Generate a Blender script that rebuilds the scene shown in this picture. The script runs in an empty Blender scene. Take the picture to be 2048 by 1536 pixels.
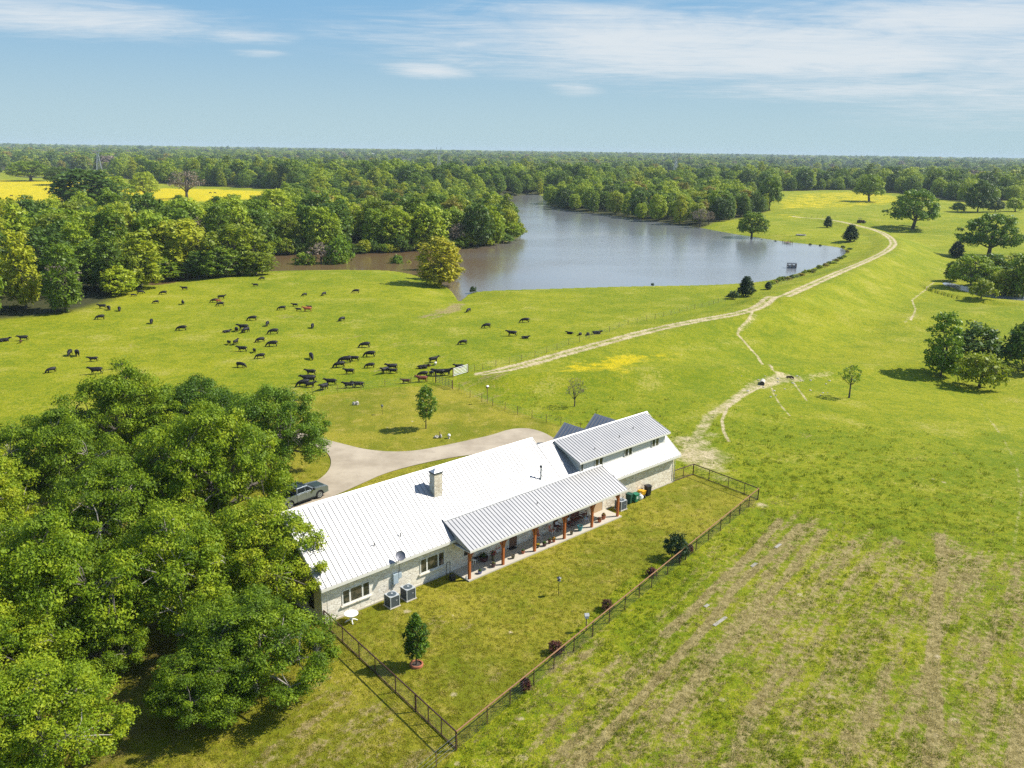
import bpy, bmesh, math, random
import numpy as np
from mathutils import Vector, Matrix
sc = bpy.context.scene
COL = sc.collection
rad = math.radians

# ------------------------------------------------------------------ camera
F, H, CX, CY, HY, ROLL = 1680., 36., 1024., 768., 300., rad(0.82)
PITCH = math.atan((CY-HY)*math.cos(ROLL)/F)
_c, _s = math.cos(ROLL), math.sin(ROLL)
FW = np.array([0, math.cos(PITCH), -math.sin(PITCH)])
_up = np.array([0, math.sin(PITCH), math.cos(PITCH)]); _rt = np.array([1., 0, 0])
CR = _rt*_c+_up*_s; CU = _up*_c-_rt*_s
cam = bpy.data.cameras.new('camera'); cam.sensor_width = 36; cam.lens = 36*F/2048
cam.clip_start = 0.5; cam.clip_end = 80000
camo = bpy.data.objects.new('camera', cam); COL.objects.link(camo)
camo.matrix_world = Matrix(((CR[0], CU[0], -FW[0], 0), (CR[1], CU[1], -FW[1], 0), (CR[2], CU[2], -FW[2], H), (0, 0, 0, 1)))
sc.camera = camo

# ------------------------------------------------------------------ light
SUN_EL, SUN_AZ = rad(45), rad(77)          # azimuth clockwise from +Y (view direction)
sun = bpy.data.lights.new('sun', 'SUN'); sun.energy = 5.0; sun.angle = rad(0.5); sun.color = (1, .955, .87)
suno = bpy.data.objects.new('sun', sun); COL.objects.link(suno)
SD = Vector((math.sin(SUN_AZ)*math.cos(SUN_EL), math.cos(SUN_AZ)*math.cos(SUN_EL), math.sin(SUN_EL)))
suno.rotation_euler = SD.to_track_quat('Z', 'Y').to_euler(); suno.location = (60, 20, 120)
sc.view_settings.view_transform = 'Standard'; sc.view_settings.look = 'None'
sc.view_settings.exposure = 0.5; sc.view_settings.gamma = 1

class NT:
    """small node-tree helper"""
    def __init__(s, tree): s.t = tree; s.n = tree.nodes; s.l = tree.links; s.n.clear()
    def node(s, typ, **kw):
        n = s.n.new(typ)
        for k, v in kw.items(): setattr(n, k, v)
        return n
    def put(s, sock, v):
        if isinstance(v, bpy.types.NodeSocket): s.l.new(v, sock)
        elif v is not None: sock.default_value = v
    def math(s, op, a, b=None, c=None, clamp=False):
        n = s.node('ShaderNodeMath', operation=op, use_clamp=clamp)
        for i, v in enumerate((a, b, c)):
            if v is not None: s.put(n.inputs[i], v)
        return n.outputs[0]
    def add(s, a, b): return s.math('ADD', a, b)
    def sub(s, a, b): return s.math('SUBTRACT', a, b)
    def mul(s, a, b): return s.math('MULTIPLY', a, b)
    def vec(s, op, a, b=None, scale=None):
        n = s.node('ShaderNodeVectorMath', operation=op)
        s.put(n.inputs[0], a)
        if b is not None: s.put(n.inputs[1], b)
        if scale is not None: s.put(n.inputs['Scale'], scale)
        return n.outputs[0]
    def sstep(s, v, a, b, lo=0., hi=1.):
        n = s.node('ShaderNodeMapRange', interpolation_type='SMOOTHSTEP')
        s.put(n.inputs[0], v)
        for i, x in enumerate((a, b, lo, hi)): s.put(n.inputs[i+1], x)
        return n.outputs[0]
    def noise(s, vec, scale, detail=2., rough=.5, dist=0., out=0, dims='3D'):
        n = s.node('ShaderNodeTexNoise', noise_dimensions=dims)
        if vec is not None: s.put(n.inputs['Vector'], vec)
        n.inputs['Scale'].default_value = scale; n.inputs['Detail'].default_value = detail
        n.inputs['Roughness'].default_value = rough; n.inputs['Distortion'].default_value = dist
        return n.outputs[out]
    def mix(s, f, a, b, blend='MIX'):
        n = s.node('ShaderNodeMix', data_type='RGBA', blend_type=blend); n.clamp_factor = True
        s.put(n.inputs[0], f)
        for i, v in ((6, a), (7, b)):
            if isinstance(v, tuple): v = (*v[:3], 1)
            s.put(n.inputs[i], v)
        return n.outputs[2]
    def hsv(s, col, h=.5, sa=1., v=1.):
        n = s.node('ShaderNodeHueSaturation'); s.put(n.inputs['Color'], col)
        s.put(n.inputs['Hue'], h); s.put(n.inputs['Saturation'], sa); s.put(n.inputs['Value'], v)
        return n.outputs[0]
    def bump(s, h, strength=.5, dist=.05):
        n = s.node('ShaderNodeBump'); s.put(n.inputs['Height'], h)
        s.put(n.inputs['Strength'], strength); s.put(n.inputs['Distance'], dist)
        return n.outputs[0]

# ------------------------------------------------------------------ sky
world = bpy.data.worlds.new('World'); sc.world = world; world.use_nodes = True
w = NT(world.node_tree)
sky = w.node('ShaderNodeTexSky', sky_type='NISHITA', sun_disc=False, sun_elevation=SUN_EL, sun_rotation=SUN_AZ,
             altitude=300, air_density=1.0, dust_density=0.25, ozone_density=2.5)
tc = w.node('ShaderNodeTexCoord').outputs['Generated']
xyz = w.node('ShaderNodeSeparateXYZ'); w.put(xyz.inputs[0], tc)
X, Y, Z = xyz.outputs
Zp = w.math('MAXIMUM', Z, .0)
den = w.add(Zp, .035)
pl = w.node('ShaderNodeCombineXYZ'); w.put(pl.inputs[0], w.math('DIVIDE', X, den)); w.put(pl.inputs[1], w.math('DIVIDE', Y, den))
pln = pl.outputs[0]
nwarp = w.noise(pln, .22, 4, .55)
nfine = w.noise(pln, .8, 9, .68, 1.4)
nfib = w.noise(w.vec('MULTIPLY', pln, (1., 2.6, 1.)), 1.3, 8, .66, 1.8)
AZ = w.math('ARCTAN2', X, Y)
dens = None
# cirrus banks: bearing, elevation (rad), half extents, tilt, amount
for az, el, sa, se, tilt, amp in [(.30, .098, .27, .026, .00, 1.0), (.47, .128, .2, .022, -.03, .85), (.10, .142, .16, .012, -.04, .6),
                                  (.36, .068, .20, .014, .0, .62), (.22, .112, .34, .034, -.02, .8), (-.02, .128, .1, .012, -.05, .5), (-.46, .118, .16, .017, .0, .75), (-.30, .112, .06, .008, .0, .55),
                                  (-.10, .083, .045, .0075, -.04, .75), (.068, .067, .03, .008, -.05, .6), (-.28, .096, .03, .005, .0, .45),
                                  (.62, .09, .3, .05, 0, .8), (-.2, .3, .6, .08, .1, .55), (.4, .24, .5, .07, 0, .9), (-1.3, .2, .6, .06, 0, .8),
                                  (1.6, .35, .7, .12, 0, .7), (2.6, .3, .6, .1, 0, .8)]:
    da = w.sub(AZ, az); de = w.sub(w.sub(Z, el), w.mul(da, tilt))
    q = w.add(w.math('POWER', w.math('DIVIDE', da, sa), 2), w.math('POWER', w.math('DIVIDE', de, se), 2))
    g = w.mul(w.math('POWER', 2.718, w.mul(q, -1)), amp)
    dens = g if dens is None else w.math('MAXIMUM', dens, g)
tex = w.add(w.mul(nfine, .65), w.mul(nfib, .62))
tex = w.add(tex, w.mul(w.sub(nwarp, .5), .9))
cl = w.sstep(w.add(w.mul(dens, .95), w.mul(w.sub(tex, .58), 1.3)), .04, 1.0)
cl = w.mul(cl, w.sstep(dens, .02, .25))
cl = w.mul(cl, .86)
K_ = 1/1.30     # the low sky seen beyond the woods, hazy at the horizon and bluer above
low = w.mix(w.sstep(Z, .0, .17), (3.0*K_, 4.1*K_, 4.5*K_), (1.55*K_, 3.05*K_, 4.65*K_))
skyc = w.mix(w.sstep(Z, .16, .45), low, sky.outputs[0])
mixc = w.mix(cl, skyc, (5.0*K_, 5.3*K_, 5.5*K_))
bg = w.node('ShaderNodeBackground'); w.put(bg.inputs[0], mixc); bg.inputs[1].default_value = .145
wo = w.node('ShaderNodeOutputWorld'); w.l.new(bg.outputs[0], wo.inputs[0])

try:
    sc.cycles.max_bounces = 6; sc.cycles.diffuse_bounces = 3; sc.cycles.glossy_bounces = 3; sc.cycles.transmission_bounces = 3
    sc.cycles.transparent_max_bounces = 6; sc.cycles.volume_bounces = 0; sc.cycles.use_denoising = False
except Exception: pass
sc.cycles.caustics_reflective = False; sc.cycles.caustics_refractive = False
# ------------------------------------------------------------------ geometry helpers
def ray(x, y):
    return CR*(x-CX)/F - CU*(y-CY)/F + FW
def P(x, y, z=0.):
    d = ray(x, y); t = (z-H)/d[2]
    return np.array([0, 0, H])+d*t
def proj(p):
    q = np.asarray(p, float)-[0, 0, H]; k = q@FW
    return np.stack([CX+F*(q@CR)/k, CY-F*(q@CU)/k], -1)

def tag(o, label=None, cat=None, group=None, kind=None):
    if label: o['label'] = label
    if cat: o['category'] = cat
    if group: o['group'] = group
    if kind: o['kind'] = kind
    return o
def empty(name, loc=(0, 0, 0), rz=0., label=None, cat=None, group=None):
    o = bpy.data.objects.new(name, None); COL.objects.link(o); o.empty_display_size = .3
    o.location = loc; o.rotation_euler = (0, 0, rz)
    return tag(o, label, cat, group)
def copy_tree(o, parent=None):
    c = o.copy(); COL.objects.link(c); c.parent = parent
    for ch in list(o.children): copy_tree(ch, c)
    return c
def np_mesh(name, V, Q, mats=(), smooth=False, midx=None):
    """V (n,3), Q (m,k) with constant k"""
    V = np.ascontiguousarray(V, np.float32); Q = np.ascontiguousarray(Q, np.int32)
    me = bpy.data.meshes.new(name); k = Q.shape[1]
    me.vertices.add(len(V)); me.vertices.foreach_set('co', V.ravel())
    me.loops.add(Q.size); me.loops.foreach_set('vertex_index', Q.ravel())
    me.polygons.add(len(Q)); me.polygons.foreach_set('loop_start', np.arange(0, Q.size, k, dtype=np.int32))
    me.polygons.foreach_set('loop_total', np.full(len(Q), k, np.int32))
    if smooth: me.polygons.foreach_set('use_smooth', np.ones(len(Q), bool))
    for m in mats: me.materials.append(m)
    if midx is not None: me.polygons.foreach_set('material_index', np.asarray(midx, np.int32))
    me.update(); me.validate()
    return me
def link(name, me, parent=None, loc=None):
    o = bpy.data.objects.new(name, me); COL.objects.link(o)
    if parent: o.parent = parent
    if loc is not None: o.location = loc
    return o

class MB:
    def __init__(s): s.v = []; s.f = []; s.mi = []; s.m = 0
    def _a(s, vs, fs):
        b = len(s.v); s.v += [tuple(map(float, x)) for x in vs]
        for f in fs: s.f.append(tuple(b+i for i in f)); s.mi.append(s.m)
        return s
    def box(s, x0, x1, y0, y1, z0, z1):
        vs = [(x, y, z) for z in (z0, z1) for y in (y0, y1) for x in (x0, x1)]
        return s._a(vs, [(0, 2, 3, 1), (4, 5, 7, 6), (0, 1, 5, 4), (2, 6, 7, 3), (0, 4, 6, 2), (1, 3, 7, 5)])
    def bar(s, a, b, w, h=None, up=(0, 0, 1)):
        """rectangular bar from a to b, width w, height h"""
        h = h or w; a = Vector(a); b = Vector(b); d = (b-a).normalized(); up = Vector(up)
        if abs(d.dot(up)) > .95: up = Vector((1, 0, 0))
        x = d.cross(up).normalized(); y = x.cross(d)
        vs = [p+x*(i*w/2)+y*(j*h/2) for p in (a, b) for i, j in ((-1, -1), (1, -1), (1, 1), (-1, 1))]
        return s._a(vs, [(0, 1, 2, 3), (7, 6, 5, 4), (0, 4, 5, 1), (1, 5, 6, 2), (2, 6, 7, 3), (3, 7, 4, 0)])
    def tube(s, pts, r, n=8, cap=True):
        pts = [Vector(p) for p in pts]; R_ = r if hasattr(r, '__len__') else [r]*len(pts)
        vs = []; prev = None
        for i, p in enumerate(pts):
            d = (pts[min(i+1, len(pts)-1)]-pts[max(i-1, 0)]).normalized()
            if prev is None:
                x = d.cross(Vector((0, 0, 1)) if abs(d.z) < .95 else Vector((1, 0, 0))).normalized()
            else: x = (prev-d*prev.dot(d)).normalized()
            prev = x; y = d.cross(x)
            for k in range(n):
                a = 2*math.pi*k/n; vs.append(p+(x*math.cos(a)+y*math.sin(a))*R_[i])
        fs = [(i*n+k, i*n+(k+1) % n, (i+1)*n+(k+1) % n, (i+1)*n+k) for i in range(len(pts)-1) for k in range(n)]
        if cap: fs += [tuple(range(n-1, -1, -1)), tuple((len(pts)-1)*n+k for k in range(n))]
        return s._a(vs, fs)
    def lathe(s, prof, c=(0, 0, 0), n=16, sx=1., sy=1., capb=True, capt=False):
        vs = [(c[0]+r*math.cos(2*math.pi*k/n)*sx, c[1]+r*math.sin(2*math.pi*k/n)*sy, c[2]+z) for r, z in prof for k in range(n)]
        m = len(prof)
        fs = [(i*n+k, i*n+(k+1) % n, (i+1)*n+(k+1) % n, (i+1)*n+k) for i in range(m-1) for k in range(n)]
        if capb: fs.append(tuple(range(n-1, -1, -1)))
        if capt: fs.append(tuple((m-1)*n+k for k in range(n)))
        return s._a(vs, fs)
    def prism(s, poly, axis, a, b):
        """extrude a 2-D polygon along axis 0/1/2 from a to b"""
        def mk(p, t):
            q = list(p); q.insert(axis, t); return tuple(q)
        n = len(poly); vs = [mk(p, a) for p in poly]+[mk(p, b) for p in poly]
        return s._a(vs, [tuple(range(n-1, -1, -1)), tuple(range(n, 2*n))]+[(i, (i+1) % n, n+(i+1) % n, n+i) for i in range(n)])
    def face(s, pts): return s._a(pts, [tuple(range(len(pts)))])
    def blob(s, c, r, n=8, m=6, jit=0., rng=None):
        vs = []; rng = rng or random
        for i in range(m+1):
            t = math.pi*i/m
            for k in range(n):
                a = 2*math.pi*k/n; j = 1+jit*(rng.random()-.5)
                vs.append((c[0]+r[0]*math.sin(t)*math.cos(a)*j, c[1]+r[1]*math.sin(t)*math.sin(a)*j, c[2]+r[2]*math.cos(t)*j))
        return s._a(vs, [(i*n+k, (i+1)*n+k, (i+1)*n+(k+1) % n, i*n+(k+1) % n) for i in range(m) for k in range(n)])
    def mesh(s, name, mats, smooth=False, bevel=0., seg=2):
        me = bpy.data.meshes.new(name); me.from_pydata(s.v, [], s.f)
        mats = mats if isinstance(mats, (list, tuple)) else [mats]
        for m in mats: me.materials.append(m)
        me.polygons.foreach_set('material_index', s.mi)
        bm = bmesh.new(); bm.from_mesh(me)
        bmesh.ops.remove_doubles(bm, verts=bm.verts, dist=1e-5)
        if bevel:
            ed = [e for e in bm.edges if len(e.link_faces) == 2 and e.calc_face_angle(0) > .5]
            bmesh.ops.bevel(bm, geom=ed, offset=bevel, segments=seg, affect='EDGES', profile=.5, clamp_overlap=True)
        bmesh.ops.recalc_face_normals(bm, faces=bm.faces)
        if smooth:
            for f in bm.faces: f.smooth = True
        bm.to_mesh(me); bm.free()
        if smooth:
            try: me.set_sharp_from_angle(angle=rad(40))
            except Exception: pass
        return me
    def build(s, name, mats, parent=None, loc=None, **kw):
        return link(name, s.mesh(name, mats, **kw), parent, loc)

# ------------------------------------------------------------------ materials
MATS = {}
def newmat(name):
    m = bpy.data.materials.new(name); m.use_nodes = True; MATS[name] = m
    t = NT(m.node_tree); out = t.node('ShaderNodeOutputMaterial')
    return m, t, out
def prin(t, out, base, rough=.6, metal=0., normal=None, spec=None, **kw):
    b = t.node('ShaderNodeBsdfPrincipled')
    if isinstance(base, tuple): base = (*base[:3], 1)
    t.put(b.inputs['Base Color'], base); t.put(b.inputs['Roughness'], rough); t.put(b.inputs['Metallic'], metal)
    if normal is not None: t.put(b.inputs['Normal'], normal)
    if spec is not None: b.inputs['Specular IOR Level'].default_value = spec
    for k, v in kw.items(): t.put(b.inputs[k], v)
    t.l.new(b.outputs[0], out.inputs['Surface'])
    return b
def simple(name, base, rough=.6, metal=0., var=.15, scale=6., bump=0., spec=None):
    m, t, out = newmat(name)
    co = t.node('ShaderNodeTexCoord').outputs['Object']
    n = t.noise(co, scale, 4, .6)
    c = t.mix(n, tuple(x*(1-var) for x in base), tuple(min(1, x*(1+var)) for x in base))
    nm = t.bump(t.noise(co, scale*4, 3), .4, bump) if bump else None
    prin(t, out, c, rough, metal, nm, spec)
    return m
def foliage(name, cols, trans=.35, rough=.5, spec=.3, clump=1.2, vary=.5):
    """leaf material: colour differs between trees (object random), between clumps and between leaves"""
    m, t, out = newmat(name)
    oi = t.node('ShaderNodeObjectInfo'); rnd = oi.outputs['Random']
    co = t.node('ShaderNodeTexCoord').outputs['Object']
    n1 = t.noise(co, clump, 2); n2 = t.noise(co, 9., 1)
    f = t.add(t.mul(rnd, vary), t.mul(t.sub(n1, .5), 1.2)); f = t.add(f, t.mul(t.sub(n2, .5), .9))
    f = t.add(f, .5-vary/2)
    r = t.node('ShaderNodeValToRGB'); t.put(r.inputs[0], f)
    e = r.color_ramp.elements
    for i, c in enumerate(cols):
        el = e[i] if i < 2 else e.new(1)
        el.position = .15+.7*i/(len(cols)-1); el.color = (*c, 1)
    b = t.node('ShaderNodeBsdfPrincipled'); t.put(b.inputs['Base Color'], r.outputs[0])
    b.inputs['Roughness'].default_value = rough; b.inputs['Specular IOR Level'].default_value = spec
    tr = t.node('ShaderNodeBsdfTranslucent'); t.put(tr.inputs[0], t.mix(.25, r.outputs[0], (.3, .36, .03)))
    mx = t.node('ShaderNodeMixShader'); mx.inputs[0].default_value = trans
    t.l.new(b.outputs[0], mx.inputs[1]); t.l.new(tr.outputs[0], mx.inputs[2]); t.l.new(mx.outputs[0], out.inputs['Surface'])
    return m
# ------------------------------------------------------------------ terrain
def vnoise(x, y, seed=0):
    xi = np.floor(x).astype(np.int64); yi = np.floor(y).astype(np.int64)
    fx = x-xi; fy = y-yi; fx = fx*fx*(3-2*fx); fy = fy*fy*(3-2*fy)
    def h(a, b):
        n = (a*374761393+b*668265263+seed*1274126177) & 0xffffffff
        n = ((n ^ (n >> 13))*1274126177) & 0xffffffff
        return ((n ^ (n >> 16)) & 0xffff)/65535.
    return (h(xi, yi)*(1-fx)+h(xi+1, yi)*fx)*(1-fy)+(h(xi, yi+1)*(1-fx)+h(xi+1, yi+1)*fx)*fy
def fbm(x, y, o=3, seed=0):
    return sum(vnoise(x*2**i, y*2**i, seed+i)*.5**i for i in range(o))/sum(.5**i for i in range(o))
def ss(a, b, x):
    t = np.clip((x-a)/(b-a), 0, 1); return t*t*(3-2*t)
def seg_dist(px, py, poly, closed=False, signed=False):
    """distance of points to polyline, plus arc length of the foot point and side (right +)"""
    best = np.full(px.shape, 1e9); arc = np.zeros(px.shape); side = np.zeros(px.shape); s0 = 0
    n = len(poly)
    for i in range(n if closed else n-1):
        a = poly[i]; b = poly[(i+1) % n]; d = b-a; L = math.hypot(*d)
        if L < 1e-9: continue
        qx, qy = px-a[0], py-a[1]
        t = np.clip((qx*d[0]+qy*d[1])/(L*L), 0, 1)
        ex, ey = qx-t*d[0], qy-t*d[1]; dist = np.hypot(ex, ey)
        m = dist < best
        best = np.where(m, dist, best)
        if signed:
            arc = np.where(m, s0+t*L, arc); side = np.where(m, np.sign(qx*d[1]-qy*d[0]), side)
        s0 += L
    return (best, arc, side) if signed else best
def inside(px, py, poly):
    r = np.zeros(px.shape, bool); n = len(poly); j = n-1
    for i in range(n):
        xi, yi = poly[i]; xj, yj = poly[j]
        c = ((yi > py) != (yj > py)) & (px < (xj-xi)*(py-yi)/(yj-yi+1e-12)+xi)
        r ^= c; j = i
    return r
def chaikin(p, k=2, closed=True):
    p = np.asarray(p, float)
    for _ in range(k):
        q = np.roll(p, -1, 0) if closed else p[1:]
        a = p if closed else p[:-1]
        o = np.empty((2*len(a), p.shape[1])); o[0::2] = .75*a+.25*q; o[1::2] = .25*a+.75*q
        p = o if closed else np.vstack([p[:1], o, p[-1:]])
    return p
def flat(pts, z=0.): return np.array([P(x, y, z)[:2] for x, y in pts])

WZ, PZ = -1.6, -4.3      # lake and small pond surfaces
LAKE = chaikin(flat([(300, 574), (400, 556), (470, 548), (560, 541), (700, 540), (790, 541), (850, 556), (893, 574), (908, 588), (917, 606), (928, 597), (938, 588), (960, 582), (1100, 578), (1250, 573),
    (1400, 571), (1470, 568), (1540, 562), (1600, 546), (1650, 528), (1688, 512), (1694, 500), (1672, 493), (1600, 487), (1530, 478), (1450, 465), (1398, 455), (1300, 442), (1200, 428),
    (1130, 421), (1090, 411), (1095, 398), (1082, 389), (1040, 390), (1000, 395), (975, 403), (985, 418), (1010, 436), (1034, 452), (1046, 472), (1005, 487), (940, 496), (800, 503),
    (700, 506), (620, 507), (540, 510), (430, 522), (330, 545), (290, 562)], WZ), 2)
PONDP = chaikin(flat([(1880, 567), (1915, 579), (1965, 593), (2020, 600), (2110, 604), (2110, 595), (2020, 588), (1940, 575), (1895, 564)], PZ), 1)
DAM = chaikin(np.array([P(x, y, z)[:2] for x, y, z in [(960, 752, 0), (1050, 729, .1), (1120, 708, .3), (1200, 686, .6), (1300, 659, 1), (1400, 640, 1), (1490, 626, 1), (1545, 604, 1), (1600, 579, 1),
    (1660, 553, 1), (1720, 527, 1), (1768, 505, 1), (1788, 490, 1), (1784, 477, 1), (1760, 463, .9), (1705, 451, .6), (1640, 438, .2), (1585, 431, 0)]]), 2, False)
DAML = np.hypot(*np.diff(DAM, axis=0).T).sum()
BERMS = [chaikin(flat(p, -2.), 2, False) for p in ([(1010, 792), (1200, 783), (1380, 768), (1480, 757), (1570, 745), (1700, 730), (1860, 716), (2060, 690)], [(1520, 628), (1650, 630), (1800, 628), (1900, 618), (2080, 600)])]
HA = P(645, 1250); HB = P(1345, 964)
HU = (HB-HA)/np.linalg.norm(HB-HA); HV = np.array([-HU[1], HU[0], 0]); HANG = math.atan2(HU[1], HU[0])
def hl(a, b, c=0.): return HA+HU*a+HV*b+np.array([0, 0, c])

def T(x, y):
    x = np.asarray(x, float); y = np.asarray(y, float)
    hu = (x-HA[0])*HU[0]+(y-HA[1])*HU[1]; hv = (x-HA[0])*HV[0]+(y-HA[1])*HV[1]
    # flat building pad
    pad = np.hypot(np.maximum(np.abs(hu-24)-26, 0), np.maximum(np.abs(hv-8)-27, 0))
    off = ss(4, 70, pad)
    z = off*((fbm(x/75., y/75., 3, 5)-.5)*2.0+(fbm(x/260., y/260., 2, 9)-.45)*3.0*ss(60, 300, pad))
    d, arc, side = seg_dist(x, y, DAM, signed=True)
    amp = ss(5, 90, arc)*(1-ss(DAML-60, DAML-5, arc))
    near = 1-ss(60, 120, d)
    z = z*(1-.75*amp*near)
    right = (side > 0)
    z = z + amp*(1.1*(1-ss(2.2, 10, d)))
    z = z - amp*np.where(right, 4.6*ss(2.5, 24, d)*(1-ss(70, 170, d)), 0)
    for b, a, wd in zip(BERMS, (1.5, 1.2), (4.5, 5.)):
        z = z+a*np.exp(-(seg_dist(x, y, b)/wd)**2)
    # lake and pond basins
    for poly, wz, rim in ((LAKE, WZ, 16.), (PONDP, PZ, 9.)):
        lo = poly.min(0)-30; hi = poly.max(0)+30
        m = (x > lo[0]) & (x < hi[0]) & (y > lo[1]) & (y < hi[1])
        if m.any():
            xm, ym = x[m], y[m]; dd = seg_dist(xm, ym, poly, True); ins = inside(xm, ym, poly)
            zz = z[m]
            outz = (wz+.12)+(np.maximum(zz, wz+.3)-(wz+.12))*ss(0, rim, dd)**.8
            outz = np.where(dd < rim, outz, zz)
            z[m] = np.where(ins, wz-.05-np.minimum(dd*.25, 2.), outz)
    return z
def G(px, py):
    """point of the terrain seen at photo position px,py"""
    d = ray(px, py); lo, hi = 5., 12000.
    t = np.concatenate([np.geomspace(20, 9000, 500)])
    pts = np.array([0, 0, H])+t[:, None]*d/np.linalg.norm(d)
    h = pts[:, 2]-T(pts[:, 0], pts[:, 1])
    i = int(np.argmax(h < 0)) if (h < 0).any() else len(t)-1
    a, b = t[max(i-1, 0)], t[i]
    t2 = np.linspace(a, b, 60); pts = np.array([0, 0, H])+t2[:, None]*d/np.linalg.norm(d)
    h = pts[:, 2]-T(pts[:, 0], pts[:, 1]); j = int(np.argmax(h < 0)) if (h < 0).any() else 59
    p = pts[j]; p[2] = float(T(p[:1], p[1:2])[0])
    return p
def GL(pts): return np.array([G(x, y)[:2] for x, y in pts])
def ground_z(x, y): return float(T(np.array([x]), np.array([y]))[0])

# zones of the ground, as world polygons / lines
FIELD_L = flat([(-900, 360), (0, 360), (190, 366), (330, 375), (440, 377), (540, 383), (562, 392), (480, 402), (380, 404), (200, 402), (0, 402), (-900, 400)])
FORESTS = {
 'near wood': flat([(-500, 680), (-200, 655), (0, 641), (120, 630), (180, 615), (228, 600), (240, 585), (255, 574), (300, 562), (330, 543), (430, 518), (540, 507), (620, 504), (700, 503), (800, 500), (900, 494), (990, 484), (1040, 470),
    (1030, 455), (1005, 438), (978, 419), (968, 404), (900, 397), (760, 392), (640, 390), (590, 398), (575, 408), (520, 430), (450, 445), (400, 452), (300, 452), (200, 458), (100, 468), (0, 472), (-200, 472), (-600, 472)]),
 'peninsula wood': flat([(1094, 410), (1130, 418), (1200, 425), (1300, 439), (1395, 452), (1470, 438), (1540, 420), (1520, 402), (1450, 393), (1300, 388), (1180, 388), (1098, 396)]),
 'far wood': flat([(-1400, 350), (-200, 350), (0, 350), (60, 357), (150, 352), (215, 345), (240, 356), (300, 366), (480, 375), (570, 378), (590, 392), (760, 387), (985, 392), (1040, 387), (1092, 386), (1180, 384), (1260, 372), (1320, 374), (1400, 380),
    (1530, 384), (1600, 382), (1700, 380), (1790, 388), (1860, 397), (1925, 404), (2040, 402), (2300, 400), (3000, 405)]),
}
FORESTS['far wood'] = np.vstack([FORESTS['far wood'], [[r*math.sin(rad(a)), r*math.cos(rad(a))] for a, r in ((50, 1500), (44, 8500), (20, 8500), (0, 8500), (-20, 8500), (-44, 8500))]])
CLEARINGS = [flat(p) for p in ([(690, 352), (800, 351), (800, 357), (700, 359)], [(1290, 362), (1360, 364), (1350, 372), (1285, 370)], [(0, 340), (70, 344), (190, 341), (230, 350), (60, 353), (0, 352)],
                               [(1500, 322), (1640, 323), (1640, 325.5), (1500, 325)], [(600, 318), (720, 319), (720, 321), (600, 320.5)], [(250, 309), (360, 310), (360, 312), (250, 311.5)], [(880, 331), (1010, 332), (1010, 335), (880, 334)], [(1420, 341), (1600, 340), (1600, 344), (1440, 345)], [(360, 326), (480, 327), (480, 330), (360, 329)], [(1750, 345), (1900, 344), (1900, 348), (1760, 349)], [(1100, 318), (1240, 319), (1240, 320.5), (1100, 320)])]
for tx, ty in ((878, 352), (1350, 352), (199, 341)):      # cut strips round the power towers
    p_ = P(tx, ty)[:2]; d_ = -p_/np.hypot(*p_); n_ = np.array([d_[1], -d_[0]])
    CLEARINGS.append(np.array([p_-d_*30+n_*16, p_+d_*210+n_*13, p_+d_*210-n_*13, p_-d_*30-n_*16]))
def in_forest(x, y, keys=None):
    r = np.zeros(x.shape, bool)
    for k in (keys or FORESTS): r |= inside(x, y, FORESTS[k])
    for c in CLEARINGS: r &= ~inside(x, y, c)
    return r & ~inside(x, y, LAKE)

# polar grid, finer towards the camera
th = np.concatenate([np.arange(-180, -37, 3.), np.arange(-37, 37, .072), np.arange(37, 180, 3.)])
rr = np.concatenate([[.5, 6, 12, 18], np.exp(np.arange(math.log(22), math.log(9500), .0052)), [11000, 14000, 20000, 40000]])
tt, RR = np.meshgrid(np.radians(th), rr)
gx, gy = (RR*np.sin(tt)).ravel(), (RR*np.cos(tt)).ravel()
gz = np.empty_like(gx)
for k in range(0, len(gx), 200000):
    gz[k:k+200000] = T(gx[k:k+200000], gy[k:k+200000])
far = ss(5000, 9000, np.hypot(gx, gy)); gz = gz*(1-far)

def paint(lines, default=None):
    """strength field around polylines [(world pts, half width, strength)]"""
    out = np.zeros(len(gx), np.float32)
    for pts, hw, st in lines:
        lo = pts.min(0)-hw*3; hi = pts.max(0)+hw*3
        m = np.nonzero((gx > lo[0]) & (gx < hi[0]) & (gy > lo[1]) & (gy < hi[1]))[0]
        if not len(m): continue
        d = seg_dist(gx[m], gy[m], pts) if len(pts) > 1 else np.hypot(gx[m]-pts[0][0], gy[m]-pts[0][1])
        v = st*(1-ss(hw*.35, hw*1.5, d)); out[m] = np.maximum(out[m], v)
    return out
def zone(polys, soft=0., st=1.):
    out = np.zeros(len(gx), np.float32)
    for pts in polys:
        lo = pts.min(0)-soft; hi = pts.max(0)+soft
        m = np.nonzero((gx > lo[0]) & (gx < hi[0]) & (gy > lo[1]) & (gy < hi[1]))[0]
        if not len(m): continue
        v = inside(gx[m], gy[m], pts).astype(np.float32)
        if soft:
            d = seg_dist(gx[m], gy[m], pts, True); v = np.where(v > 0, .5+.5*np.minimum(d/soft, 1), .5-.5*np.minimum(d/soft, 1))
        out[m] = np.maximum(out[m], v*st)
    return out
def offs(p, o):
    d = np.gradient(p, axis=0); d /= np.hypot(d[:, 0], d[:, 1])[:, None]+1e-9
    return p+np.stack([d[:, 1], -d[:, 0]], 1)*o
road = DAM
i0 = int(len(road)*.34)
dirt_lines = [(offs(road, -.95), .55, .97), (offs(road, .95), .65, 1.0), (road[len(road)//8:], 1.7, .52), (road[:len(road)//5], 2.0, .45)]
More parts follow.
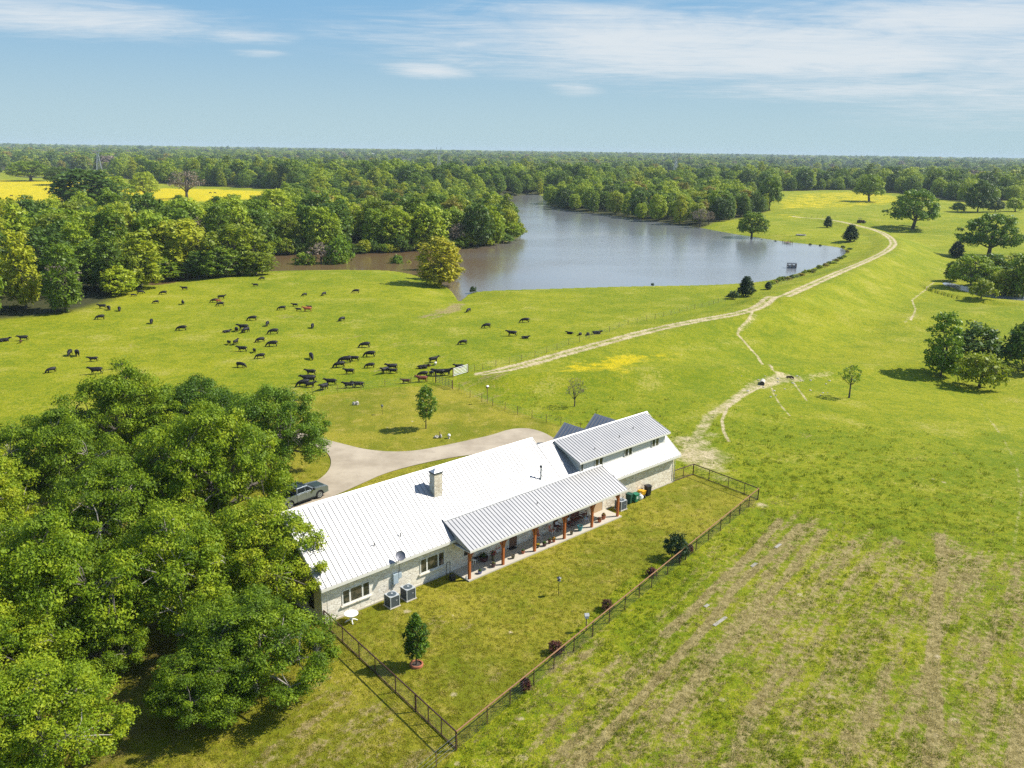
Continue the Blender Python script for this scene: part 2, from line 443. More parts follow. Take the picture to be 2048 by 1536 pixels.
paths = [
 ([(1505, 624), (1497, 640), (1480, 655), (1475, 668), (1490, 685), (1515, 712), (1545, 740), (1565, 748)], .55, .95),
 ([(1510, 630), (1495, 650), (1478, 662)], 1.3, .6),
 ([(1565, 748), (1530, 765), (1500, 775), (1460, 805), (1420, 832), (1398, 868), (1378, 905)], 1.5, .74),
 ([(1490, 778), (1455, 815), (1444, 840), (1447, 862), (1457, 882)], .4, .95), ([(1525, 772), (1490, 790), (1455, 815)], .45, .95),
 ([(1540, 765), (1548, 790), (1562, 812), (1580, 832)], .3, .75), ([(1583, 755), (1598, 780), (1614, 802)], .35, .8), ([(1570, 752), (1600, 752), (1655, 748)], 1.2, .55),
 ([(1512, 772), (1550, 760), (1590, 756)], 2.8, .85), ([(1588, 756), (1620, 753), (1660, 747)], 1.8, .6),
 ([(1868, 565), (1848, 582), (1824, 600), (1831, 618), (1822, 640)], .5, .9), ([(1835, 628), (1810, 645)], .8, .55),
 ([(1963, 808), (1975, 836), (2008, 880), (2032, 925), (2043, 990), (2033, 1060), (2025, 1110)], .35, .52),
 ([(2045, 900), (2060, 930)], 1., .4), ([(1865, 958), (1890, 965)], .25, .9), ([(1930, 790), (1965, 800)], 1.2, .3),
 ([(303, 640), (280, 660), (262, 690)], .5, .35), ([(275, 620), (300, 645)], .4, .3)]
dirt_lines += [(GL(p), hw*.72, st*.84) for p, hw, st in paths]
blob_pts = [((1400, 912), 4.2, .78), ((1385, 885), 3.2, .66), ((1420, 870), 1.8, .5), ((1425, 935), 2.2, .6), ((1445, 955), 1.6, .55), ((1525, 1010), .8, .7), ((1335, 925), 1.2, .5),
            ((1640, 648), 1., .3), ((1080, 790), .8, .35)]
dirt_lines += [(GL([p]), hw, st) for p, hw, st in blob_pts]
rng = np.random.default_rng(11)
for _ in range(70):      # small bare spots and limestone bits scattered over the near pastures and lawn
    x, y = rng.uniform(700, 2040), rng.uniform(830, 1530)
    dirt_lines.append((GL([(x, y)]), rng.uniform(.12, .42), rng.uniform(.4, .85)))
streaks = [([(1600, 1050), (1540, 1110), (1470, 1180), (1415, 1250), (1340, 1330), (1250, 1430), (1150, 1540)], .42, .95), ([(1645, 1060), (1565, 1160), (1500, 1240), (1400, 1350), (1330, 1440)], .5, .75),
 ([(1560, 1040), (1495, 1115), (1440, 1165), (1390, 1215), (1330, 1270)], .45, .8), ([(1720, 1130), (1640, 1215), (1560, 1335), (1480, 1450)], .7, .55), ([(1790, 1080), (1700, 1200), (1650, 1300), (1600, 1450)], .9, .45),
 ([(1880, 1070), (1886, 1140), (1868, 1230), (1866, 1320), (1872, 1450), (1850, 1536)], .55, .8), ([(1885, 1075), (1950, 1140), (2000, 1260), (2040, 1300)], 1.4, .5), ([(2048, 1420), (2030, 1540)], .8, .8),
 ([(1250, 1320), (1150, 1420), (1050, 1530)], 1.2, .42), ([(1180, 1290), (1060, 1400), (960, 1500)], 1.4, .35), ([(1500, 1290), (1420, 1400), (1330, 1530)], 1.3, .45), ([(1750, 1330), (1700, 1530)], 2., .5), ([(1960, 1330), (1990, 1450), (1930, 1536)], 2.2, .55)]
brown_lines = [(GL(p), hw*1.2, min(1., st+.14)) for p, hw, st in streaks]+[(GL([(890, 622), (858, 634)]), 3.5, .6), (GL([(917, 608), (905, 620), (890, 624)]), 2.2, .8), (GL([(935, 768), (1010, 748)]), 2.5, .5), (GL([(975, 785)]), 4, .4), (GL([(1240, 1035), (1300, 1010)]), 1.2, .2)]
brown_lines += [(GL([(1075, 1095)]), 1.6, .35), (GL([(1060, 1140)]), 1.2, .4), (GL([(880, 1245)]), 1.3, .5), (GL([(930, 1250)]), 1.2, .4), (GL([(870, 1220)]), .8, .5), (GL([(985, 1360)]), 1.4, .35), (GL([(1440, 1010)]), 1.8, .35), (GL([(1250, 1250)]), 1., .3)]
for _ in range(34):     # trampled straw patches among the cattle
    x, y = rng.uniform(260, 960), rng.uniform(600, 750); brown_lines.append((GL([(x, y), (x+rng.uniform(-30, 30), y+rng.uniform(-4, 4))]), rng.uniform(.8, 3.2), rng.uniform(.22, .46)))
for _ in range(40):
    x, y = rng.uniform(1000, 2040), rng.uniform(600, 1000); brown_lines.append((GL([(x, y), (x+rng.uniform(-25, 25), y+rng.uniform(-4, 4))]), rng.uniform(.5, 1.8), rng.uniform(.2, .42)))
Z_dirt = paint(dirt_lines); Z_brown = paint(brown_lines)
Z_brown = np.maximum(Z_brown, zone([flat([(1470, 1040), (1560, 1015), (1660, 1035), (1800, 1085), (1900, 1060), (2150, 1130), (2300, 1700), (800, 1700), (880, 1545), (935, 1505), (1130, 1340), (1330, 1190)])], 5., .60))
Z_brown = np.maximum(Z_brown, zone([flat([(400, 1700), (440, 1540), (560, 1400), (640, 1270), (900, 1500), (860, 1700)])], 2., .50))
Z_flower = np.maximum(zone([FIELD_L], 14, .84), zone([flat([(1560, 395), (1640, 384), (1720, 384), (1800, 394), (1840, 405), (1760, 412), (1690, 418), (1600, 418), (1540, 420), (1530, 405)])], 14, .62))
Z_flower = np.maximum(Z_flower, zone([GL([(1090, 745), (1130, 728), (1200, 712), (1280, 703), (1350, 706), (1350, 718), (1290, 722), (1250, 748), (1170, 752)])], 3.5, .76))
Z_flower = np.maximum(Z_flower, zone([GL([(945, 600), (960, 590), (1010, 586), (1040, 590), (990, 602)]), GL([(1395, 585), (1480, 575), (1500, 584), (1420, 590)]), flat([(1520, 425), (1620, 425), (1640, 440), (1560, 440)])], 8., .45))
Z_flower = np.maximum(Z_flower, zone([GL([(60, 800), (150, 770), (240, 760), (200, 790)])], 4., .35))
Z_lawn = zone([flat([(-600, 1900), (-600, 950), (0, 905), (350, 830), (590, 800), (760, 776), (900, 770), (935, 785), (1030, 822), (1120, 852), (1200, 878), (1300, 915), (1388, 951), (1515, 1001), (1240, 1170), (913, 1500), (870, 1560), (700, 1900)])], .8)
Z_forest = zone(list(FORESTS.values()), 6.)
# leaf litter under the oaks beside the house
Z_litter = zone([flat([(-500, 1750), (-500, 980), (120, 960), (420, 1000), (560, 1180), (560, 1330), (430, 1480), (330, 1750)])], 5., .55)
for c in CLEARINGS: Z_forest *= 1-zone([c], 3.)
me_nv = len(gx); nth = len(th); nr = len(rr)
ii, jj = np.meshgrid(np.arange(nr-1), np.arange(nth), indexing='ij')
ii, jj = ii.ravel(), jj.ravel(); j2 = (jj+1) % nth
Q = np.stack([ii*nth+jj, (ii)*nth+j2, (ii+1)*nth+j2, (ii+1)*nth+jj], 1)[:, ::-1]

# ground material
gm, t, out = newmat('pasture_ground')
co = t.node('ShaderNodeNewGeometry').outputs['Position']
at = t.node('ShaderNodeAttribute', attribute_name='zones'); z1 = t.node('ShaderNodeSeparateColor'); t.l.new(at.outputs['Color'], z1.inputs[0])
at2 = t.node('ShaderNodeAttribute', attribute_name='zones2'); z2 = t.node('ShaderNodeSeparateColor'); t.l.new(at2.outputs['Color'], z2.inputs[0])
dirt, brown, flower = z1.outputs; lawn, forest, litter = z2.outputs
nL = t.noise(co, .018, 3, .55); nM = t.noise(co, .11, 4, .6); nS = t.noise(co, .6, 4, .65); nF = t.noise(co, 2.3, 4, .7); nG = t.noise(co, 7., 3, .75); nX = t.noise(co, 22., 2, .7)
_a = GL([(1600, 1050)])[0]-GL([(1150, 1540)])[0]; _a /= np.hypot(*_a)
rx = t.node('ShaderNodeVectorRotate', rotation_type='Z_AXIS'); t.put(rx.inputs['Vector'], co); rx.inputs['Angle'].default_value = -math.atan2(_a[1], _a[0])
nT = t.noise(t.vec('MULTIPLY', rx.outputs[0], (.07, .9, 1.)), 1., 4, .6)
mott = t.add(t.add(t.mul(nS, .35), t.mul(nF, .4)), t.mul(nG, .35))      # ~.55 mean
# pasture: dark green - yellow green - straw; mottling also paints tuft shadows
p1 = t.sstep(t.add(t.add(t.mul(nL, .55), t.mul(nM, .55)), t.mul(t.sub(mott, .55), 2.2)), .34, .80)
past = t.mix(p1, (.150, .205, .004), (.325, .318, .010))
past = t.mix(t.mul(t.sstep(t.add(nM, t.mul(t.sub(nF, .5), .9)), .56, .78), .55), past, (.42, .37, .10))
past = t.mix(t.mul(t.sstep(t.add(nS, t.mul(t.sub(nG, .5), .6)), .56, .75), .36), past, (.092, .150, .005))
# mown lawn
lw = t.mix(t.sstep(t.add(nM, t.mul(t.sub(mott, .55), 1.2)), .35, .68), (.180, .195, .008), (.325, .285, .024))
lw = t.mix(t.mul(t.sstep(t.add(nS, t.mul(t.sub(nG, .5), .7)), .54, .74), .5), lw, (.43, .335, .10))
lw = t.mix(t.mul(t.sstep(t.noise(co, .35, 3, .6), .58, .72), .5), lw, (.17, .22, .007))
base = t.mix(t.sstep(t.add(lawn, t.mul(t.sub(nF, .5), .25)), .42, .58), past, lw)
# dry, trampled ground with green tufts
soil = t.mix(t.sstep(t.add(nF, t.mul(t.sub(nX, .5), .5)), .38, .62), (.215, .155, .062), (.42, .325, .155))
soil = t.mix(t.mul(t.sstep(nS, .5, .62), .35), soil, (.17, .12, .05))
bf = t.sstep(t.add(brown, t.add(t.mul(t.sub(nS, .5), 1.0), t.add(t.mul(t.sub(nF, .5), 1.1), t.mul(t.sub(nT, .5), 1.5)))), .44, .80)
base = t.mix(t.mul(bf, .82), base, soil)
# yellow bloom
ff = t.sstep(t.add(flower, t.add(t.mul(t.sub(nS, .5), .9), t.mul(t.sub(nM, .5), 1.1))), .40, .85)
base = t.mix(t.mul(ff, t.sstep(t.add(nG, t.mul(t.sub(nF, .5), .8)), .34, .56)), base, (.66, .50, .004))
# forest floor, litter
lit = t.mix(nF, (.10, .075, .03), (.24, .17, .07))
base = t.mix(t.mul(t.sstep(t.add(litter, t.mul(t.sub(nS, .5), 1.1)), .35, .75), .75), base, lit)
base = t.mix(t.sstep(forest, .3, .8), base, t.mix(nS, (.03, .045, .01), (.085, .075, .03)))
# bare pale limestone soil
df = t.mul(t.sstep(t.add(dirt, t.add(t.mul(t.sub(nS, .5), .9), t.add(t.mul(t.sub(nF, .5), .7), t.mul(t.sub(nM, .5), .5)))), .32, .92), .93)
dc = t.mix(t.sstep(t.add(nS, t.add(t.mul(t.sub(nF, .5), .7), t.mul(t.sub(nX, .5), .4))), .33, .66), (.42, .33, .17), (.63, .51, .32))
base = t.mix(df, base, dc)
hgt = t.add(t.mul(nF, .9), t.add(t.mul(nG, .7), t.mul(nX, .35)))
nm = t.bump(hgt, .85, .22)
b = prin(t, out, base, .95, 0, nm, .15)

def ground_piece(name, mask, label=None):
    q = Q[mask]; used = np.unique(q); remap = np.full(me_nv, -1, np.int64); remap[used] = np.arange(len(used))
    me = np_mesh(name, np.stack([gx, gy, gz], 1)[used], remap[q], [gm], smooth=True)
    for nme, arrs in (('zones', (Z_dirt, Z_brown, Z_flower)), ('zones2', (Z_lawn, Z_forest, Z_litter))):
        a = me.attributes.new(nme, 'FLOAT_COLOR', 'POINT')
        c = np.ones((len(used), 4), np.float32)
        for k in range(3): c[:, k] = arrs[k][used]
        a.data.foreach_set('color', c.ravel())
    o = link(name, me); tag(o, kind='structure'); return o
def facemean(a): return a[Q].mean(1)
fx, fy = gx[Q].mean(1), gy[Q].mean(1)
m_road = np.zeros(len(Q), bool); rn = np.hypot(fx, fy) < 520
m_road[rn] = seg_dist(fx[rn], fy[rn], DAM) < 2.1
m_path = (facemean(Z_dirt) > .38) & ~m_road & rn
m_lawn = (facemean(Z_lawn) > .5) & ~m_path & ~m_road
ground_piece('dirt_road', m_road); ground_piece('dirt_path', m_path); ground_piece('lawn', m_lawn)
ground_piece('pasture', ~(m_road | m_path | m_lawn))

# water
wm, t, out = newmat('mud_and_sky_water')
co = t.node('ShaderNodeNewGeometry').outputs['Position']
n = t.add(t.noise(t.vec('MULTIPLY', co, (1., .6, 1.)), .8, 4, .65), t.mul(t.noise(co, 4., 2), .35))
wnd = t.sstep(t.noise(t.vec('MULTIPLY', co, (.5, 1.2, 1.)), .018, 3, .5), .36, .62, .06, .20)
sx_ = t.node('ShaderNodeSeparateXYZ'); t.put(sx_.inputs[0], co)
c = t.mix(t.sstep(t.add(sx_.outputs[0], t.mul(t.noise(co, .03, 2), 40.)), -20., 55.), (.17, .108, .05), (.20, .215, .22))  # brown creek mud; lake side paled so sky reflection sits in its colour
prin(t, out, c, .12, 0, t.bump(n, wnd, .35), .7, IOR=1.62)
def water(name, poly, z):
    me = bpy.data.meshes.new(name); bm = bmesh.new()
    vs = [bm.verts.new((x, y, z)) for x, y in poly]
    f = bm.faces.new(vs); bmesh.ops.triangulate(bm, faces=[f]); bmesh.ops.recalc_face_normals(bm, faces=bm.faces)
    for f in bm.faces:
        if f.normal.z < 0: f.normal_flip()
    bm.to_mesh(me); bm.free(); me.materials.append(wm)
    return tag(link(name, me), kind='structure')
def grow(poly, d):
    c = np.roll(poly, -1, 0)-np.roll(poly, 1, 0); c /= np.hypot(c[:, 0], c[:, 1])[:, None]+1e-9
    a = .5*np.sum(poly[:, 0]*np.roll(poly[:, 1], -1)-np.roll(poly[:, 0], -1)*poly[:, 1])
    return poly+np.stack([c[:, 1], -c[:, 0]], 1)*d*np.sign(a)
water('lake_water', grow(LAKE, .35), WZ); water('pond_water', grow(PONDP, .3), PZ)

# concrete drive behind the house
dm, t, out = newmat('drive_concrete')
co = t.node('ShaderNodeNewGeometry').outputs['Position']
n = t.noise(co, .25, 5, .6); n2 = t.noise(co, 3., 4, .6)
c = t.mix(t.sstep(n, .3, .7), (.34, .275, .185), (.49, .41, .29)); c = t.mix(t.mul(n2, .35), c, (.30, .24, .17)); c = t.mix(t.mul(t.sstep(t.noise(t.vec('MULTIPLY', co, (.35, .35, 1.)), 1., 5, .65, 1.5), .5, .75), .45), c, (.25, .20, .14))
prin(t, out, c, .85, 0, t.bump(t.noise(co, 30., 2), .3, .01))
drive = [(655, 880), (690, 889), (730, 899), (780, 904), (830, 902), (880, 893), (940, 880), (985, 870), (1010, 861), (1035, 856.5), (1060, 857), (1085, 864), (1100, 872), (1122, 884), (1112, 925), (1000, 905), (925, 911), (850, 925), (772, 945), (722, 968), (640, 1004), (560, 1035), (520, 1050), (470, 1030), (560, 990),
         (615, 972), (645, 955), (660, 938), (663, 920), (655, 905), (640, 897), (600, 884), (540, 878), (430, 880), (430, 868), (560, 862), (620, 868)]
pts = pts_d = chaikin(flat(drive, .04), 2)
me = bpy.data.meshes.new('driveway'); bm = bmesh.new()
f = bm.faces.new([bm.verts.new((x, y, .04)) for x, y in pts])
if f.normal.z < 0: f.normal_flip()
r = bmesh.ops.extrude_face_region(bm, geom=[f])
for v in [g for g in r['geom'] if isinstance(g, bmesh.types.BMVert)]: v.co.z += .03
bmesh.ops.triangulate(bm, faces=bm.faces); bmesh.ops.recalc_face_normals(bm, faces=bm.faces)
bm.to_mesh(me); bm.free(); me.materials.append(dm); tag(link('driveway', me), kind='structure')
# ------------------------------------------------------------------ more materials
def seam_metal(name, base, rough, metal):
    m, t, out = newmat(name); co = t.node('ShaderNodeTexCoord').outputs['Object']
    n = t.noise(co, .6, 4, .6); n2 = t.noise(t.vec('MULTIPLY', co, (6., .4, .4)), 1., 3)
    c = t.mix(t.mul(t.add(n, n2), .5), tuple(x*.90 for x in base), tuple(min(1, x*1.07) for x in base))
    prin(t, out, c, t.sstep(n, .2, .8, rough-.05, rough+.05), metal)
    return m
M_roof = seam_metal('galvalume_roof', (.425, .415, .40), .55, .55)
M_flash = simple('grey_flashing', (.42, .42, .41), .5, .3)
def stone(name, a, b_, mort, scale, dots=.5):
    m, t, out = newmat(name); co = t.node('ShaderNodeTexCoord').outputs['Object']
    cs = t.vec('MULTIPLY', co, (1., 1., 1.7))
    wv = t.vec('ADD', cs, t.vec('SCALE', t.noise(co, 3., 2, out=1), scale=.16))
    v = t.node('ShaderNodeTexVoronoi', feature='F1'); t.put(v.inputs['Vector'], wv); v.inputs['Scale'].default_value = scale
    e = t.node('ShaderNodeTexVoronoi', feature='DISTANCE_TO_EDGE'); t.put(e.inputs['Vector'], wv); e.inputs['Scale'].default_value = scale
    sp = t.node('ShaderNodeSeparateColor'); t.l.new(v.outputs['Color'], sp.inputs[0])
    c = t.mix(sp.outputs[0], a, b_); c = t.mix(t.mul(t.sstep(sp.outputs[1], .66, .96), dots), c, (.40, .30, .19))
    c = t.mix(t.mul(t.sstep(t.noise(co, 9., 4, .7), .45, .75), .4), c, tuple(x*.70 for x in a))
    jo = t.sstep(e.outputs[0], .015, .06)
    c = t.mix(jo, mort, c)
    h = t.add(t.mul(jo, .6), t.add(t.mul(sp.outputs[2], .6), t.mul(t.noise(co, 14., 3), .5)))
    prin(t, out, c, .9, 0, t.bump(h, .6, .03), .2)
    return m
M_stone = stone('cream_limestone', (.86, .81, .69), (.76, .69, .56), (.62, .56, .45), 2.4, .30)
M_stone2 = stone('tan_rubble_stone', (.84, .77, .62), (.70, .60, .44), (.54, .46, .34), 3.0, .42)
M_trim = simple('cream_trim', (.70, .67, .58), .6, 0, .06)
M_frame = simple('white_window_frame', (.72, .70, .63), .5, 0, .05)
M_siding, t, out = newmat('pale_board_siding'); co = t.node('ShaderNodeTexCoord').outputs['Object']
sz = t.node('ShaderNodeSeparateXYZ'); t.put(sz.inputs[0], co)
sw = t.math('FRACT', t.mul(sz.outputs[2], 5.5)); c = t.mix(t.noise(co, 4., 3), (.66, .64, .57), (.74, .72, .66))
prin(t, out, t.mix(t.sstep(sw, .0, .10), (.45, .44, .4), c), .7, 0, t.bump(sw, .7, .02))
M_glass, t, out = newmat('dark_window_glass'); co = t.node('ShaderNodeTexCoord').outputs['Object']
prin(t, out, t.mix(t.sstep(t.noise(co, 1.3, 3), .4, .65), (.025, .03, .024), (.12, .10, .065)), .06, 0, None, .6)
M_wood = simple('stained_cedar', (.40, .115, .028), .55, 0, .3, 5., .003)
M_woodd = simple('weathered_brown_wood', (.16, .085, .05), .65, 0, .3, 6.)
M_conc = simple('porch_concrete', (.50, .45, .36), .85, 0, .12, 2.)
M_rust = simple('rusty_pipe', (.085, .042, .028), .7, .2, .4, 5.)
M_rustlit = simple('sunlit_rust_rail', (.26, .13, .055), .75, .1, .35, 4.)  # lighter copy of the pipe rust, sunlight put into the colour
M_steel = simple('galvanised_steel', (.48, .50, .50), .45, .6, .1)
M_tower = simple('pale_galvanised_lattice', (.50, .52, .52), .6, .2, .1)
M_black = simple('black_iron', (.02, .02, .022), .5, .2, .2)
M_dgrey = simple('dark_grey_metal', (.09, .10, .105), .5, .3, .2)
M_acg = simple('condenser_louvre_grey', (.085, .11, .125), .55, .2, .15)
M_acl = simple('condenser_light_grey', (.48, .50, .50), .5, .1, .06)
M_white = simple('white_plastic', (.80, .79, .74), .45, 0, .05)
M_bluegrey = simple('blue_grey_box', (.42, .50, .55), .5, .2, .06)
M_dish = simple('satellite_grey', (.17, .17, .19), .5, .2, .1)
M_bark = simple('grey_bark', (.17, .145, .115), .9, 0, .4, 5., .03)
M_barkp = simple('pale_bark', (.36, .32, .27), .9, 0, .35, 4., .03)
M_barkd = simple('dark_bark', (.085, .07, .055), .95, 0, .35, 4., .03)
M_terra = simple('terracotta', (.40, .13, .06), .8, 0, .2)
M_soil = simple('dark_soil', (.06, .042, .03), .95, 0, .3)
M_teal = simple('teal_glaze', (.02, .22, .24), .25, 0, .2)
M_olive = simple('olive_glaze', (.10, .095, .05), .4, 0, .25)
M_bluew = simple('blue_white_glaze', (.16, .18, .38), .3, 0, .6, 9.)
M_plum = simple('plum_glaze', (.10, .045, .05), .45, 0, .3)
M_red = simple('red_fabric', (.42, .02, .025), .8, 0, .2)
M_salmon = simple('salmon_cushion', (.50, .20, .13), .85, 0, .15)
M_maroon = simple('maroon_stain', (.13, .032, .025), .5, 0, .3)
M_cush = simple('white_cushion', (.62, .62, .66), .9, 0, .15)
M_gbin = simple('green_bin_plastic', (.012, .17, .085), .45, 0, .12)
M_dbin = simple('dark_green_bin_plastic', (.012, .07, .045), .45, 0, .12)
M_kbin = simple('black_bin_plastic', (.02, .021, .025), .4, 0, .15)
M_yel = simple('yellow_plastic', (.72, .38, .01), .45, 0, .12)
M_blue = simple('navy_plastic', (.02, .045, .10), .5, 0, .2)
M_pink = simple('pink_petals', (.65, .08, .13), .7, 0, .4, 20.)
M_ypet = simple('yellow_petals', (.75, .52, .02), .7, 0, .3, 20.)
M_opet = simple('orange_petals', (.70, .22, .02), .7, 0, .3, 20.)
M_mesh, t, out = newmat('wire_mesh'); co = t.node('ShaderNodeTexCoord').outputs['UV']
M_leafp = foliage('potted_leaves', [(.03, .08, .015), (.07, .14, .02), (.12, .2, .03)], .25)
M_rleaf = foliage('red_leaves', [(.07, .012, .012), (.13, .03, .02), (.10, .06, .02)], .2)
M_stonegrey = simple('pale_rock', (.55, .49, .40), .9, 0, .25, 5., .02)
M_pave = simple('grey_slab', (.33, .30, .24), .9, 0, .12)

# ------------------------------------------------------------------ farmhouse (local frame: x along the front, y to the back, z up)
house = empty('farmhouse', HA, HANG, 'long cream limestone farmhouse with white standing seam metal roofs and a deep porch', 'house')
def wall_with(name, x0, x1, y, z0, z1, mat, thick=.25): MB().box(x0, x1, y, y+thick, z0, z1).build(name, mat, house)
# stone walls (front, left gable, right gable, back) of both blocks
S1, Z0, RV1, RZ1 = .75, 3.42, 5.3, 7.8          # main block: eave, ridge
EV = -.6
def roof_z(v, rv, rz): return Z0+(rz-Z0)*(v-EV)/(rv-EV)
mb = MB()
g1 = [(0, 0), (0, 3.15), (.0, roof_z(0, RV1, RZ1)-.16), (RV1, RZ1-.16), (10.6, roof_z(0, RV1, RZ1)-.16), (10.6, 0)]
mb.prism([(a, b) for a, b in g1], 0, .0, 27.0)
mb.build('stone_wall', M_stone, house)
RV2, RZ2 = 4.5, 7.2
mb = MB(); g2 = [(0.03, 0), (.03, roof_z(0, RV2, RZ2)-.16), (RV2, RZ2-.16), (8.5, roof_z(0, RV2, RZ2)-.16), (8.5, 0)]
mb.prism(g2, 0, 27.02, 45.0)
mb.build('stone_wall', M_stone2, house)
MB().box(-.05, 45.05, -.06, -.002, -.2, .12).build('footing', M_conc, house)
def seam_roof(name, prof, x0, x1, ov=.35, pitch=.46, mat=None, ribh=.05, ribw=.045, trim=True, cut=None):
    """prof: list of (y,z) ; panels of thickness .05 with raised seams along each slope"""
    mb = MB(); th = .06
    for (ya, za), (yb, zb) in zip(prof[:-1], prof[1:]):
        dy, dz = yb-ya, zb-za; L = math.hypot(dy, dz); ny, nz = -dz/L, dy/L
        if nz < 0: ny, nz = -ny, -nz
        mb.prism([(ya, za), (yb, zb), (yb-ny*th, zb-nz*th), (ya-ny*th, za-nz*th)], 0, x0, x1)
        n = int((x1-x0)/pitch)
        for k in range(n+1):
            x = x0+.03+k*((x1-x0-.06)/n)
            mb.prism([(ya+ny*.001, za+nz*.001), (yb+ny*.001, zb+nz*.001), (yb+ny*ribh, zb+nz*ribh), (ya+ny*ribh, za+nz*ribh)], 0, x-ribw/2, x+ribw/2)
    o = mb.build(name, mat or M_roof, house)
    return o
zb1 = roof_z(EV, RV1, RZ1)
o = seam_roof('roof', [(EV, Z0), (RV1, RZ1), (11.2, Z0)], -.30, 27.7)
MB().prism([(RV1-.22, RZ1-.12), (RV1, RZ1+.07), (RV1+.22, RZ1-.12)], 0, -.32, 27.72).build('ridge_cap', M_roof, o)
o2 = seam_roof('roof', [(EV, Z0), (RV2, RZ2), (9.1, Z0)], 27.73, 45.35)
MB().prism([(RV2-.2, RZ2-.1), (RV2, RZ2+.07), (RV2+.2, RZ2-.1)], 0, 27.75, 45.37).build('ridge_cap', M_roof, o2)
# eave fascia + gutter, rake trim
MB().box(-.3, 45.35, EV-.06, EV-.005, Z0-.26, Z0-.03).build('fascia', M_trim, house)
MB().box(-.28, 45.33, EV-.004, -.07, Z0-.28, Z0-.2).build('soffit', M_trim, house)
for u, rv, rz, bk in ((-.33, RV1, RZ1, 11.2), (45.36, RV2, RZ2, 9.1)):
    mb = MB(); mb.prism([(EV, Z0-.24), (rv, rz-.24), (rv, rz-.02), (EV, Z0-.02)], 0, u, u+.04); mb.prism([(bk, Z0-.24), (rv, rz-.24), (rv, rz-.02), (bk, Z0-.02)], 0, u, u+.04)
    mb.build('rake_trim', M_trim, house)
for u in (-.02, 45.02): MB().tube([(u, -.1, .05), (u, -.1, 3.0), (u, EV+.02, Z0-.28)], .045, 6).build('downspout', M_trim, house)
# porch: lean-to roof on cedar posts over a concrete floor
PX0, PX1 = 12.75, 33.55
o = seam_roof('porch_roof', [(-2.72, 3.12), (.86, 4.60)], PX0, PX1, pitch=.40)
MB().prism([(.80, 4.54), (.80, 4.66), (1.02, 4.80), (1.02, 4.72)], 0, PX0, PX1).build('flashing', M_flash, o)
MB().box(PX0+.02, PX1-.02, -2.76, -2.70, 2.92, 3.10).build('fascia', M_trim, o)
MB().box(PX0+.1, PX1-.1, -2.66, -.07, 2.84, 2.90).build('porch_ceiling', M_trim, o)
for u in (PX0+.06, PX1-.12):
    MB().prism([(-2.62, 2.95), (-.5, 3.35), (-.5, 3.70), (.55, 4.42), (-2.62, 3.10)], 0, u, u+.05).build('gable_infill', M_flash, o)
MB().box(12.95, 33.30, -2.36, -.065, -.1, .12).build('porch_floor', M_conc, house)
MB().box(PX0+.2, PX1-.2, -2.17, -2.0, 2.66, 2.83).build('porch_beam', M_woodd, house)
for u in (13.22, 17.15, 21.1, 25.08, 29.0, 32.9):
    p = MB().box(u-.11, u+.11, -2.2, -1.98, .121, 2.655).build('porch_post', M_wood, house, bevel=.015)
    b_ = MB()
    for sgn in (-1, 1):
        if (u < 14 and sgn < 0) or (u > 32 and sgn > 0): continue
        q = [(u+sgn*.11, 1.75), (u+sgn*.16, 2.05), (u+sgn*.32, 2.38), (u+sgn*.62, 2.64)]
        b_.tube([(x, -2.09, z) for x, z in q], .075, 6)
    b_.build('brace', M_wood, p)
# windows
def window(x0, x1, z0, z1, y=0., bars=(), sill=True, pr=.05):
    f = MB(); w_ = .09
    f.box(x0, x1, y-pr, y-.002, z1-w_, z1); f.box(x0, x1, y-pr, y-.002, z0, z0+w_)
    f.box(x0, x0+w_, y-pr, y-.002, z0+w_, z1-w_); f.box(x1-w_, x1, y-pr, y-.002, z0+w_, z1-w_)
    for b in bars: f.box(b-.07, b+.07, y-pr, y-.002, z0+w_, z1-w_)
    o = f.build('window', M_frame, house)
    MB().box(x0+w_-.005, x1-w_+.005, y-.02, y-.004, z0+w_-.005, z1-w_+.005).build('pane', M_glass, o)
    if sill: MB().box(x0-.15, x1+.15, y-.16, y-.003, z0-.13, z0-.003).build('sill', M_stone, o, bevel=.02)
    return o
window(1.83, 4.43, 1.0, 2.30, bars=(2.55, 3.72)); window(9.48, 12.12, 1.03, 2.40, bars=(10.2, 11.42))
for u in (14.2, 16.0, 17.9, 22.1, 24.4, 26.3): window(u, u+1.35, 1.0, 2.25, bars=(u+.68,), sill=False)
for u0, nb in ((30.36, 0), (32.52, 1), (37.25, 1), (41.88, 1)):
    u1 = u0+(1.3 if nb else .46); window(u0, u1, 4.58, 5.68, .94, bars=((u0+u1)/2,) if nb else (), sill=False)
def door(x0, x1, z1, mat, y=0.):
    f = MB(); f.box(x0-.1, x0, y-.06, y-.003, .121, z1+.1); f.box(x1, x1+.1, y-.06, y-.003, .121, z1+.1); f.box(x0, x1, y-.06, y-.003, z1, z1+.1)
    o = f.build('door_frame', M_frame, house)
    MB().box(x0+.002, x1-.002, y-.045, y-.006, .125, z1-.002).build('door', mat, o); MB().blob((x1-.1, y-.08, 1.05), (.035, .035, .035)).build('handle', M_steel, o)
door(19.75, 20.75, 2.2, M_woodd); door(31.45, 32.9, 2.35, simple('sunlit_tan_panel', (.45, .31, .17), .7, 0, .1))  # wide tan panel stands for sunlit wall, the sun put into its colour
# left gable window and bright downspout end
f = MB(); f.box(-.06, -.003, 1.15, 1.95, .9, 2.3); f.build('side_door', M_black, house)
